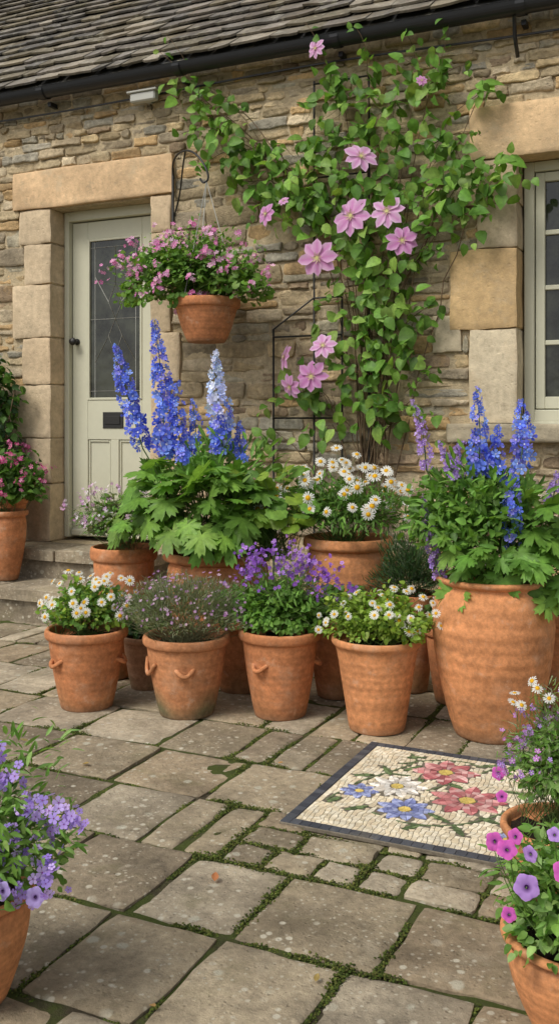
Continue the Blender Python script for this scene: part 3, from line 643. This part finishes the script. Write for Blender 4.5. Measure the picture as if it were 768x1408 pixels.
# C purple
E=empty('potted_violet',(-1.567,-1.53,0),'terracotta pot with lug handles and dense purple flowers','potted plant',G)
pot(E,'std',.152,.325,TC3,0.4,.2,2,math.radians(-100))
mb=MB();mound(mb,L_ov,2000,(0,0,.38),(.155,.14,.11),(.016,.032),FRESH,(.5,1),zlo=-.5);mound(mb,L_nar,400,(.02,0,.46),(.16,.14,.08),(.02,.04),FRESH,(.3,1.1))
P1,_,_=mpts(140,(.01,0,.53),(.18,.15,.10),(.5,1.15),-.4)
P2,_,_=mpts(26,(.2,.03,.47),(.13,.1,.05),(.4,1.15),-.8)
PP=np.concatenate([P1,P2]);stems(mb,PP,(0,0,.36),(.15,.19,.08),.001,.05,.025);mb.build('foliage',M['leaf'],E)
mb=MB();n=520;k=R.integers(0,len(PP),n);P=PP[k]+R.normal(size=(n,3))*.009
nn=norm(R.normal(size=(n,3))*.7+np.array([0.2,-.8,.5]));mb.many(F5v,frames(np.cross(nn,R.normal(size=(n,3))),nn,R.uniform(.0055,.0105,n)),P,shades([(.30,.11,.58),(.40,.17,.70),(.25,.09,.5),(.52,.28,.78)],n,.25));o=mb.build('blossoms',M['petal'],E);o['kind']='stuff'
# D lime daisies
E=empty('potted_daisy',(-1.183,-1.53,0),'plain terracotta pot with lime green foliage and white daisies','potted plant',G)
pot(E,'flare',.16,.33,TC2,.8,.05)
daisyplant(E,.31,(.02,-.01,.375),(.195,.155,.115),2000,LIME,54,(.012,.019),(.9,1.35),(.013,.03))
# delphiniums
BLUE=[(.14,.21,.80),(.19,.29,.88),(.12,.16,.70),(.25,.38,.90),(.28,.27,.82)]
PALE=[(.68,.74,.92),(.80,.83,.93),(.55,.65,.92),(.46,.56,.9)]
VIO=[(.46,.29,.70),(.54,.36,.78),(.38,.23,.60)]
def spike(E,p0,p1,cols,w=.03,fs=.026,n=95,bot=None,cols2=None):
    mb=MB();p0=np.array(p0,float);p1=np.array(p1,float);bow=R.normal(size=3)*.014
    b=np.array(bot if bot is not None else (p0[0]*.4,p0[1]*.4,p0[2]-.35))
    tube(mb,curve(b,p0,bow,5),.004,(.11,.18,.05),5,.003);tube(mb,curve(p0,p1,bow,8),.003,(.13,.2,.09),5,.0015)
    s=((np.arange(n)+R.random(n)*1.5)/n).clip(0,1);ax=p0+(p1-p0)*s[:,None]+bow*np.sin(s*pi)[:,None];az=R.uniform(0,2*pi,n)
    rad=np.stack([np.cos(az),np.sin(az),R.normal(size=n)*.2],1)
    tp_=(.8+.3*np.sin(np.clip(s*2.2,0,pi/2)))*(1-.8*np.clip((s-.3)/.7,0,1)**1.2)
    P=ax+rad*(w*tp_*R.uniform(.7,1.25,n))[:,None];nn=norm(rad+np.array([.15,-.35,.1])+R.normal(size=(n,3))*.35)
    C=shades(cols,n,.28)
    if cols2 is not None:
        m=s<.3+R.normal(size=n)*.1;C[m]=shades(cols2,m.sum(),.2)
    mb.many(F5w,frames(np.cross(nn,R.normal(size=(n,3))),nn,fs*(1-.62*s**1.8)*R.uniform(.65,1.02,n)),P,C)
    k=n//3;j=R.integers(0,n,k)
    mb.many(L_nar,frames(-rad[j]+R.normal(size=(k,3))*.2+np.array([0,0,.4]),nn[j],(np.full(n,fs*.9)*(1-.5*s))[j]),P[j],np.tile([.16,.23,.12],(k,1)))
    return mb.build('flower_spike',M['petal'],E)
def palms(mb,n,c,r,size,cols,rho=(.55,1),zlo=-.5,stemz=.5,tp=None):
    P,o,rr=mpts(n,c,r,rho,zlo,.15)
    tip=o*.9+R.normal(size=(n,3))*.3+np.array([0,0,-.5]);nn=o*.75+np.array([0.05,-.3,.75])+R.normal(size=(n,3))*.2
    mb.many(tp or L_palm,frames(tip,nn,R.uniform(size[0],size[1],n)),P,shades(cols,n,.2)*(.7+.3*rr[:,None]))  # interior shading painted into leaf colour, darker toward the clump centre
    stems(mb,P,(c[0],c[1],stemz),(.12,.2,.06),.0022,.05)
BR=FRESH+[(.19,.34,.065)]
E=empty('potted_delphinium',(-.792,-1.41,0),'large ribbed terracotta pot with blue delphiniums and purple spikes','potted plant',G)
pot(E,'belly',.215,.555,TC2,1.5,.12)
mb=MB();palms(mb,110,(.07,-.02,.66),(.27,.2,.2),(.055,.09),BR,(.6,1.02),-.8,.55)
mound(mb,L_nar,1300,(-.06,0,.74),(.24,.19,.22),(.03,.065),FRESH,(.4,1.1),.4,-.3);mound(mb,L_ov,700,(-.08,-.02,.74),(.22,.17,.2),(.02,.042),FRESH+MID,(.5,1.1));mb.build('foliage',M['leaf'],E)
for a in(((-.05,-.02,.90),(-.055,-.02,1.22),BLUE,.034,80),((.01,.02,.9),(.01,.03,1.09),BLUE,.027,50),((.10,-.02,.93),(.085,.04,1.18),BLUE,.032,66),((.09,-.1,.68),(.085,-.07,.95),BLUE,.03,62),((.26,.06,.83),(.24,.07,1.05),BLUE,.028,55)):
    spike(E,a[0],a[1],a[2],a[3],.024,a[4])
for a in(((-.22,-.08,.93),(-.27,-.09,1.18)),((-.2,-.05,.66),(-.235,-.06,.84)),((-.12,-.06,.9),(-.175,-.07,1.03)),((-.1,-.04,.9),(-.095,-.02,1.03)),((-.16,-.1,.55),(-.2,-.12,.72)),((.2,0,.8),(.22,0,.93))):
    spike(E,a[0],a[1],VIO,.019,.015,62)
# F
E=empty('potted_delphinium',(-2.13,-.99,0),'wide terracotta pot with tall blue and pale blue delphinium spikes','potted plant',G)
pot(E,'urn',.235,.52,TC3,.8,.1)
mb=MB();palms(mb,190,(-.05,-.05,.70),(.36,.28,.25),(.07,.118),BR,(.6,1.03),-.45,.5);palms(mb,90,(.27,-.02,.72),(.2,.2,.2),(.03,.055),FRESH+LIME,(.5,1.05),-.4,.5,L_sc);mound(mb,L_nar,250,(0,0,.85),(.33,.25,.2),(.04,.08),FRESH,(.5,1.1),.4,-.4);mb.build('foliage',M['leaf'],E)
for p0,p1,c,w,fs,n,c2 in(((-.31,-.14,.98),(-.42,-.19,1.45),BLUE,.038,.028,125,None),((-.21,-.12,.94),(-.255,-.13,1.56),BLUE,.042,.029,175,None),((-.14,-.08,.93),(-.15,-.1,1.28),BLUE,.031,.025,85,None),((-.09,-.06,.93),(-.10,-.06,1.2),BLUE,.027,.023,60,None),((.04,-.03,.97),(-.02,0,1.42),PALE,.044,.029,150,BLUE),((.12,0,.93),(.09,.04,1.1),BLUE,.026,.022,42,None),((-.06,-.22,.92),(-.07,-.22,1.0),BLUE,.026,.022,24,None)):
    spike(E,p0,p1,c,w,fs,n,None,c2)
# G
E=empty('potted_daisy',(-1.564,-.834,0),'round terracotta pot with a dome of yellow centred white daisies','potted plant',G)
pot(E,'urn',.19,.595,TC2,1.,.1)
daisyplant(E,.56,(-.02,-.02,.69),(.29,.2,.16),2600,FRESH+MID,92,(.021,.030),(.9,1.2),(.022,.045),L_nar,.05,(.35,-1.0,.45),(.31,.22,.22),(-.02,-.03,.69))
# H
E=empty('potted_candytuft',(-2.63,-1.0,0),'tall terracotta pot with feathery foliage and pale pink flowers','potted plant',G)
pot(E,'std',.155,.515,TC3,0.3,.2)
mb=MB();c=(-.04,0,.61);r=(.20,.15,.15);mound(mb,L_ov,1200,c,r,(.014,.034),FRESH+GREY,(.4,1));mound(mb,L_need,700,c,r,(.015,.03),GREY,(.6,1.15));P,_,_=mpts(70,c,r,(1,1.45),0);stems(mb,P,(0,0,.5),r=.0011);mb.build('foliage',M['leaf'],E)
mb=MB();n=240;k=R.integers(0,70,n);nn=norm(R.normal(size=(n,3))*.5+np.array([0,-.6,.6]));mb.many(F5,frames(np.cross(nn,R.normal(size=(n,3))),nn,R.uniform(.006,.011,n)),P[k]+R.normal(size=(n,3))*.01,shades([(.7,.5,.68),(.8,.72,.78),(.55,.28,.52)],n));o=mb.build('blossoms',M['petal'],E);o['kind']='stuff'
def geranium(E,c,r,nl,nb,cols,rim,clus,gcols=MID,fs=(.011,.018),ls=(.022,.04),cr=.016):
    mb=MB();mound(mb,L_sc,nl,c,r,ls,gcols,(.35,1));mound(mb,L_ov,nl,c,r,(ls[0],ls[1]*1.2),gcols,(.5,1.12));Pc,_,_=mpts(clus,c,r,(1.0,1.3),-.2);stems(mb,Pc,(c[0]*.3,c[1]*.3,rim),r=.0016);mb.build('foliage',M['leaf'],E)
    mb=MB();k=R.integers(0,clus,nb);P=Pc[k]+R.normal(size=(nb,3))*cr;nn=norm(P-Pc[k]+R.normal(size=(nb,3))*.006+np.array([0,-.012,.008]));mb.many(F5,frames(np.cross(nn,R.normal(size=(nb,3))),nn,R.uniform(fs[0],fs[1],nb)),P,shades(cols,nb));o=mb.build('blossoms',M['petal'],E);o['kind']='stuff'
E=empty('potted_geranium',(-3.84,-.43,.19),'terracotta pot of bright pink geraniums standing on the doorstep','potted plant',G)
pot(E,'urn',.125,.40,TC3,0,.1);geranium(E,(.0,.02,.52),(.2,.16,.2),420,130,[(.72,.14,.36),(.78,.28,.5),(.62,.09,.28)],.36,26,MID)
E=empty('potted_geranium',(-4.02,-.17,.365),'small terracotta pot of pink geraniums against the wall','potted plant',G)
pot(E,'std',.1,.27,TC3);geranium(E,(.03,-.02,.40),(.17,.13,.17),350,80,[(.75,.2,.45),(.65,.14,.35)],.24,14,MID+DARK)
E=empty('ivy_shrub',(-4.2,-.12,0),'dark green leafy climber against the wall beside the door','climbing plant')
mb=MB();mound(mb,L_ov,600,(.03,-.04,1.2),(.2,.12,.36),(.035,.065),DARK+MID,(.3,1),.3,.5,-1);mound(mb,L_ov,350,(-.15,-.04,.8),(.25,.12,.4),(.04,.07),DARK,(.3,1),.3,.5,-1);mb.build('foliage',M['leaf'],E)
mb=MB();[tube(mb,curve((R.normal()*.03,-.02,0),(R.normal()*.1,-.05,1.3),(R.normal()*.05,0,0),8),.008,c_,6,.003) for _ in range(4)];mb.build('stem',M['bark'],E)
# J
E=empty('potted_delphinium',(-.62,-.98,0),'terracotta pot with leafy blue flowering plant behind the big pot','potted plant',G)
pot(E,'std',.16,.38,TC2,0,.2);mb=MB();palms(mb,70,(.02,0,.5),(.22,.2,.2),(.05,.08),MID,(.4,1),-.4,.36);mb.build('foliage',M['leaf'],E)
spike(E,(.02,-.03,.75),(.02,-.02,.95),BLUE,.024,.022,45);spike(E,(.1,0,.75),(.12,0,1.05),BLUE,.024,.022,55)
for loc,Rr,H,lab,cols in(((-2.225,-1.43),.10,.22,'small dark terracotta pot tucked behind larger pots',DARK),((-1.86,-1.30),.125,.3,'terracotta pot with low green foliage behind the front row',MID),((-1.47,-1.2),.125,.32,'terracotta pot with low leaves behind the front row',MID),((-1.23,-1.0),.115,.40,'terracotta pot holding a dark rosemary bush',DARK),((-1.02,-1.08),.12,.30,'shaded terracotta pot of dark green leaves by the wall',DARK),((-2.45,-1.35),.11,.26,'small terracotta pot of green leaves behind the daisies',MID)):
    rose='rosemary' in lab
    E=empty('potted_rosemary' if rose else 'potted_shrub',(*loc,0),lab,'potted plant',G)
    pot(E,'std',Rr,H,(.34,.18,.1) if 'dark terracotta' in lab else TC3,0,.5)
    mb=MB()
    if rose:
        c=(0,0,H+.06);r=(.14,.12,.16);mound(mb,L_need,4000,c,r,(.018,.035),DARK+[(.10,.14,.08),(.08,.14,.05)],(.3,1.15),.5,-.8,-.3,.3);stems(mb,mpts(50,c,r,(.9,1.2))[0],(0,0,H-.03),(.07,.08,.04),.002)
    else:mound(mb,L_ov,350,(0,0,H+.03),(Rr*1.1,Rr*1.0,.09),(.025,.045),cols+MID,(.3,1))
    mb.build('foliage',M['leaf'],E)
# ------------------------------------------------------------ hanging basket
hb=empty('hanging_basket',(-2.57,-.32,1.52),'terracotta hanging pot overflowing with pink ivy geraniums','hanging basket')
pot(hb,'hang',.178,.235,TC3,0.3,0)
mb=MB();hc=FRESH+[(.19,.34,.06),(.10,.21,.036)]
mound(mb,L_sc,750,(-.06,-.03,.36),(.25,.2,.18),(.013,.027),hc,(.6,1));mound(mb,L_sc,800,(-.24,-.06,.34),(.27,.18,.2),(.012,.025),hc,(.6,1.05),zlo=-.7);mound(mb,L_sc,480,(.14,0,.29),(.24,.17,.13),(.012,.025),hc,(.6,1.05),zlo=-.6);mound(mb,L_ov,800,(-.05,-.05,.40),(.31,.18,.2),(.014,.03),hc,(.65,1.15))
Pc=np.concatenate([mpts(80,(-.08,-.07,.38),(.31,.21,.2),(.98,1.2),-.2)[0],mpts(48,(-.26,-.1,.35),(.25,.17,.2),(.98,1.2),-.6)[0],mpts(30,(.16,-.05,.30),(.22,.16,.13),(.95,1.2),-.3)[0]])
stems(mb,Pc,(-.02,0,.22),r=.0013,spread=.07);mb.build('foliage',M['leaf'],hb)
mb=MB();nb=700;k=R.integers(0,len(Pc),nb);P=Pc[k]+R.normal(size=(nb,3))*.012;nn=norm(P-Pc[k]+np.array([.006,-.018,.008]));mb.many(F5,frames(np.cross(nn,R.normal(size=(nb,3))),nn,R.uniform(.010,.016,nb)),P,shades([(.80,.30,.58),(.86,.44,.68),(.68,.17,.46),(.88,.56,.74)],nb));o=mb.build('blossoms',M['petal'],hb);o['kind']='stuff'
mb=MB()
for a in(.3,2.4,4.5):tube(mb,[(math.cos(a)*.175,math.sin(a)*.175,.225),(0,.0,.86)],.0022,(.3,.3,.3),5)
mb.build('hanging_wire',M['lead'],hb)
br=empty('iron_bracket',(-2.9,0,2.4),'curved black iron wall bracket holding the hanging pot','bracket')
mb=MB();q=[(-.05,-.03,.1),(-.03,-.08,.17),(.05,-.16,.20),(.16,-.24,.19),(.26,-.3,.14),(.33,-.32,.05),(.345,-.32,-.01),(.31,-.32,-.03),(.29,-.32,.0)]
tube(mb,chaikin(q,2),.006,c_,7);tube(mb,chaikin([(-.05,-.03,-.12),(.02,-.08,-.02),(.1,-.18,.12),(.14,-.22,.19)],2),.005,c_,7);tube(mb,[(-.05,-.04,-.16),(-.05,-.04,.16)],.008,c_,7);mb.build('bracket_arm',M['iron'],br)
# ------------------------------------------------------------ foreground
E=empty('potted_petunia',(-1.33,-3.42,0),'small terracotta pot of trailing lavender flowers','potted plant',G)
pot(E,'urn',.118,.215,TC2,.5,.05)
LAV=[(.50,.36,.84),(.60,.46,.88),(.42,.28,.78)]
FG=FRESH+[(.2,.34,.08),(.24,.38,.12)]
mb=MB();mound(mb,L_ov,1100,(.02,0,.28),(.15,.13,.12),(.012,.028),FG,(.45,1.05),lump=.3);mound(mb,L_nar,900,(.03,0,.33),(.17,.13,.17),(.016,.04),FG,(.5,1.15),lump=.3)
P=np.array([(.14,-.02,.30),(.19,-.02,.25),(.13,0,.39),(.02,-.03,.44),(.07,-.05,.36),(.1,-.06,.31),(.17,0,.34),(-.02,-.02,.47),(.05,0,.46),(.08,-.06,.41),(.15,-.06,.27),(.0,-.1,.35),(.22,0,.38),(.03,-.02,.5),(.1,0,.44),(.18,-.02,.40),(.02,-.09,.4),(.12,-.04,.35),(.25,0,.39),(.21,-.02,.30)])
stems(mb,P,(0,0,.2),(.16,.26,.07),.0015,.03);mb.build('foliage',M['leaf'],E)
mb=MB();n=230;k=R.integers(0,len(P),n);nn=norm(R.normal(size=(n,3))*.5+np.array([0.3,-.6,.5]));mb.many(F5v,frames(np.cross(nn,R.normal(size=(n,3))),nn,R.uniform(.006,.013,n)),P[k]+R.normal(size=(n,3))*.014,shades(LAV,n));o=mb.build('blossoms',M['petal'],E);o['kind']='stuff'
pm=[tmesh('petunia_flower',PET,c,M['petal']) for c in((.54,.32,.80),(.72,.14,.56),(.54,.42,.88))]
flower_objs(E,'flower',[pm[2]],P[[1,4,10]]+np.array([.0,-.02,0]),np.array([(.3,-1,.2),(.1,-1,.4),(.2,-1,.3)],float),[.018,.016,.016])
E=empty('potted_petunia',(-.262,-3.03,0),'rounded terracotta pot of magenta and violet petunias','potted plant',G)
pot(E,'urn',.135,.185,TC2,.5,.05)
mb=MB();mound(mb,L_ov,1700,(.0,-.01,.225),(.13,.14,.13),(.011,.027),FG,(.4,1.05),lump=.2);mound(mb,L_nar,500,(.0,0,.25),(.13,.14,.12),(.018,.036),FG,(.5,1.15))
P=np.array([(-.063,-.165,.32),(-.096,-.165,.377),(-.118,-.16,.385),(-.085,-.15,.395),(-.06,-.15,.37),(.0,-.17,.36),(.05,-.15,.37),(-.1,-.13,.25),(-.02,-.15,.41),(-.13,-.12,.36)]);stems(mb,P,(-.02,-.05,.19),(.14,.24,.06),.0015,.03);mb.build('foliage',M['leaf'],E)
flower_objs(E,'flower',[pm[0],pm[1],pm[1],pm[1]],P,norm(R.normal(size=(len(P),3))*.25+np.array([.1,-.9,.4])),[.021,.017,.015,.013,.014,.019,.017,.013,.012,.011])
E=empty('potted_verbena',(-.385,-2.54,0),'small terracotta pot of verbena with tiny purple and white flowers','potted plant',G)
pot(E,'std',.125,.175,TC2,0,.1)
mb=MB();mound(mb,L_ov,1300,(.02,-.01,.29),(.11,.12,.13),(.009,.024),FG,(.4,1),lump=.25);mound(mb,L_need,1800,(.02,0,.33),(.115,.12,.13),(.012,.026),GREY+FG,(.5,1.2),lump=.3)
P,_,_=mpts(90,(.02,-.01,.33),(.12,.12,.12),(.95,1.25),-.3);stems(mb,P,(0,0,.17),r=.001);Pd=np.array([(-.09,-.03,.47),(-.07,-.05,.45),(-.04,-.02,.485),(-.01,-.04,.47),(.02,-.02,.49),(-.06,.02,.49),(-.1,0,.44)]);stems(mb,Pd,(0,0,.2),r=.001);mb.build('foliage',M['leaf'],E)
mb=MB();n=230;k=R.integers(0,90,n);nn=norm(R.normal(size=(n,3))*.5+np.array([.1,-.6,.5]));mb.many(F5,frames(np.cross(nn,R.normal(size=(n,3))),nn,R.uniform(.004,.008,n)),P[k]+R.normal(size=(n,3))*.008,shades([(.5,.24,.64),(.6,.26,.64),(.45,.28,.7)],n));o=mb.build('blossoms',M['petal'],E);o['kind']='stuff'
flower_objs(E,'flower',DA,Pd,norm(R.normal(size=(7,3))*.4+np.array([.1,-.6,.8])),[.014]*7)
flower_objs(E,'flower',[pm[1]],np.array([(-.115,-.09,.3),(-.1,-.12,.26)]),np.array([(-.1,-1,.2),(.1,-1,.4)]),[.015,.013])
# ------------------------------------------------------------ mosaic
MX0,MX1,MY0,MY1=-1.138,-.45,-2.445,-1.714
mo=empty('mosaic_panel',((MX0+MX1)/2,(MY0+MY1)/2,0),'square mosaic panel with pink, white and blue flowers on the flagstones','mosaic')
O=np.array([(MX0+MX1)/2,(MY0+MY1)/2,0])
mb=MB();box(mb,MX0-O[0],MX1-O[0],MY0-O[1],MY1-O[1],-.002,.010,bev=.002);mb.build('mosaic_base',M['grout'],mo,smooth=False)
mb=MB()
PK=[(.52,.20,.20),(.62,.31,.30),(.40,.12,.13),(.68,.42,.40)];BL=[(.19,.22,.44),(.27,.31,.54),(.36,.40,.62)]
FLW=[((-.828,-1.892),.108,8,PK),((-.711,-2.085),.114,9,PK),((-.928,-2.065),.092,10,[(.78,.74,.67),(.84,.8,.74),(.66,.60,.52)]),((-1.018,-2.146),.06,8,BL),((-.854,-2.221),.086,9,BL),((-.56,-1.86),.06,8,PK),((-.55,-2.3),.055,8,BL)]
LV=[((-1.0,-1.95),.09,2.2),((-.93,-1.9),.08,1.0),((-.95,-1.8),.07,.4),((-1.05,-2.02),.07,3.6),((-.98,-2.27),.08,3.9),((-.75,-2.24),.09,-.5),((-.68,-2.3),.08,-.9),((-.72,-1.78),.08,.6),((-.6,-1.97),.09,.1),((-.8,-2.33),.07,-2.2),((-1.06,-2.24),.06,-2.0),((-.88,-1.98),.06,1.8),((-.52,-2.12),.08,.3),((-.62,-2.2),.07,-.3),((-.77,-1.99),.06,-.4)]
def quad(P,col,z=.0125):
    P=np.array(P,float);n=len(P);c=P.mean(0);V=[(x-O[0],y-O[1],z+R.normal()*.0002) for x,y in P]+[(x-O[0],y-O[1],.009) for x,y in c+(P-c)*1.04]
    mb.raw(V,[tuple(range(n))]+[(i,n+i,n+(i+1)%n,(i+1)%n) for i in range(n)],np.array(col)*R.uniform(.85,1.12))
def petal(c,R0,a,w,cols):
    d=np.array([math.cos(a),math.sin(a)]);s=np.array([-d[1],d[0]]);c=np.array(c)
    for sg in(-1,1):
        prof=[(.26,.35),(.45,.8),(.62,1.0),(.80,.75),(1.0,.02)]
        for i in range(4):
            r0,w0=prof[i];r1,w1=prof[i+1];g=.0007
            P=[c+d*r0*R0+s*sg*g,c+d*(r1*R0-.0013)+s*sg*g,c+d*(r1*R0-.0013)+s*sg*max(w1*w,.0012),c+d*r0*R0+s*sg*w0*w]
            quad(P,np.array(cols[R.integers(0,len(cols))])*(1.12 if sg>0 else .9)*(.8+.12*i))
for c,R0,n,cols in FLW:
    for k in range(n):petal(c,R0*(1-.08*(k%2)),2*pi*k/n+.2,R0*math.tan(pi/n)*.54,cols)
    for k in range(6):
        a0=2*pi*k/6;a1=a0+2*pi/6*.9;quad([np.array(c),np.array(c)+R0*.21*np.array([math.cos(a0),math.sin(a0)]),np.array(c)+R0*.21*np.array([math.cos(a1),math.sin(a1)])],(.66,.50,.14))
for c,L,a in LV:
    L=L*.95;d=np.array([math.cos(a),math.sin(a)]);s=np.array([-d[1],d[0]]);c=np.array(c);ws=[.001,.0085,.010,.007,.0006]
    for i in range(4):
        for sg in(-1,1):
            p=lambda t,w:c+d*(t-.5)*L+s*sg*w
            quad([p(i/4+.01,.0006),p((i+1)/4-.02,.0006),p((i+1)/4-.02,ws[i+1]),p(i/4+.01,ws[i])],[(.13,.19,.08),(.18,.25,.11),(.09,.13,.06)][R.integers(0,3)])
STM=[[(-1.08,-2.25),(-1.05,-2.08),(-.98,-1.95),(-.93,-1.83),(-.98,-1.77)],[(-.93,-2.28),(-.82,-2.32),(-.7,-2.28),(-.62,-2.18),(-.56,-2.05),(-.52,-1.92)],[(-.86,-2.1),(-.8,-2.0),(-.75,-1.9),(-.7,-1.8)],[(-1.0,-1.97),(-.92,-1.97),(-.86,-1.93)],[(-.98,-1.88),(-.9,-1.8),(-.8,-1.77),(-.74,-1.8)]]
sp_=[]
for pl in STM:
    pl=chaikin(pl,2);seg=np.linalg.norm(np.diff(pl,axis=0),axis=1);cum=np.concatenate([[0],np.cumsum(seg)]);tt=np.arange(0,cum[-1],.014)
    X=np.interp(tt,cum,pl[:,0]);Yv=np.interp(tt,cum,pl[:,1])
    for i in range(len(tt)-1):
        a=np.array([X[i],Yv[i]]);b_=np.array([X[i+1],Yv[i+1]]);d=(b_-a)/.014;s=np.array([-d[1],d[0]])*.0032
        m_=(a+b_)/2
        if any(np.hypot(*(m_-np.array(f[0])))<f[1]*1.0 for f in FLW):continue
        sp_.append(m_);quad([a+s,a-s,b_-s-d*.0015,b_+s-d*.0015],[(.15,.19,.10),(.11,.15,.07)][i%2],.0122)
sp_=np.array(sp_)
def inside(x,y):
    p=np.array([x,y])
    for c,R0,n,_ in FLW:
        v=p-np.array(c);r=np.hypot(*v)
        if r<R0*1.05:
            th=math.atan2(v[1],v[0])-.2;q=abs(((th*n/(2*pi)+.5)%1)-.5)*2
            if r<R0*(1.03-.34*q**1.2):return True
    for c,L,a in LV:
        v=p-np.array(c);u=v[0]*math.cos(a)+v[1]*math.sin(a);w=-v[0]*math.sin(a)+v[1]*math.cos(a)
        if abs(u)<L/2 and abs(w)<.0125:return True
    return np.min(np.hypot(sp_[:,0]-x,sp_[:,1]-y))<.0075
bw=.034;ts=.0145
nx=int((MX1-MX0-2*bw)/ts);ny=int((MY1-MY0-2*bw)/ts)
jx=R.normal(size=(nx*2+1,ny*2+1,2))*.0026
def gp(i,j):
    x=MX0+bw+(MX1-MX0-2*bw)*i/nx;y=MY0+bw+(MY1-MY0-2*bw)*j/ny
    if 0<i<nx and 0<j<ny:x+=jx[i,j,0]+.006*math.sin(y*25);y+=jx[i,j,1]+.006*math.sin(x*21+2)
    return np.array([x,y])
for i in range(nx):
    for j in range(ny):
        P=np.array([gp(i,j),gp(i+1,j),gp(i+1,j+1),gp(i,j+1)]);c=P.mean(0)
        if inside(*c):continue
        cc=[(.73,.64,.47),(.79,.71,.55),(.64,.55,.39),(.75,.68,.53),(.69,.58,.41)][R.integers(0,5)]
        quad(c+(P-c)*.86,cc,.0115)
def strip(x0,x1,y0,y1,nx_,ny_):
    for i in range(nx_):
        for j in range(ny_):
            a=x0+(x1-x0)*i/nx_;b_=x0+(x1-x0)*(i+1)/nx_;c=y0+(y1-y0)*j/ny_;d=y0+(y1-y0)*(j+1)/ny_;g=.0008
            quad([(a+g,c+g),(b_-g,c+g),(b_-g,d-g),(a+g,d-g)],[(.062,.068,.082),(.08,.086,.1),(.05,.055,.068)][R.integers(0,3)])
strip(MX0+.002,MX1-.002,MY0+.002,MY0+bw-.002,24,1);strip(MX0+.002,MX1-.002,MY1-bw+.002,MY1-.002,24,1);strip(MX0+.002,MX0+bw-.002,MY0+bw,MY1-bw,1,24);strip(MX1-bw+.002,MX1-.002,MY0+bw,MY1-bw,1,24)
mb.build('mosaic_tiles',M['tile'],mo,smooth=False)
# fallen leaves
for i,(x,y,c) in enumerate([(-1.34,-2.03,(.5,.25,.07)),(-1.13,-2.82,(.45,.18,.08)),(-1.42,-3.3,(.42,.18,.08)),(-1.9,-2.3,(.4,.28,.1)),(-.75,-3.1,(.38,.28,.1)),(-2.2,-2.2,(.35,.3,.12)),(-1.0,-3.3,(.4,.24,.1)),(-1.7,-2.7,(.4,.34,.14))]):
    mb=MB();t_=leaf(.3,-.3,.15);mb.many(t_,frames(np.array([[math.cos(i*2.),math.sin(i*2.),0.]]),np.array([[.1,0,1.]]),np.array([.02+.01*(i%2)])),np.zeros((1,3)),np.array([c]))
    o=mb.build('fallen_leaf',M['leaf'],None,(x,y,.008));o['label']='small dry brown leaf lying on the flagstones';o['category']='leaf';o['group']='fallen leaves on the patio'
# ------------------------------------------------------------ light, camera
w=bpy.data.worlds.new('World');sc.world=w;w.use_nodes=True;nt=w.node_tree
sky=nt.nodes.new('ShaderNodeTexSky');sky.sky_type='NISHITA';sky.sun_disc=False;sky.sun_elevation=math.radians(50);sky.sun_rotation=math.radians(205);sky.dust_density=3
hs=nt.nodes.new('ShaderNodeHueSaturation');hs.inputs['Saturation'].default_value=.25
nt.links.new(sky.outputs[0],hs.inputs['Color']);nt.links.new(hs.outputs[0],nt.nodes['Background'].inputs[0]);nt.nodes['Background'].inputs[1].default_value=.145
s=bpy.data.lights.new('sun','SUN');s.energy=2.1;s.angle=math.radians(20);s.color=(1,.95,.85)
so=bpy.data.objects.new('sun',s);sc.collection.objects.link(so)
el=math.radians(50);az=math.radians(205);dv=Vector((math.sin(az)*math.cos(el),math.cos(az)*math.cos(el),math.sin(el)))
so.rotation_euler=dv.to_track_quat('Z','Y').to_euler();so.location=dv*10
cam=bpy.data.cameras.new('camera');co=bpy.data.objects.new('camera',cam);sc.collection.objects.link(co);sc.camera=co
co.location=(0,-4.85,1.1);co.rotation_euler=(math.radians(90),0,math.radians(25.3))
cam.sensor_width=36;cam.sensor_fit='AUTO';cam.lens=34.29;cam.shift_y=-124/1408;cam.clip_end=500;cam.clip_start=.05
sc.view_settings.view_transform='Standard';sc.view_settings.look='None';sc.view_settings.exposure=0
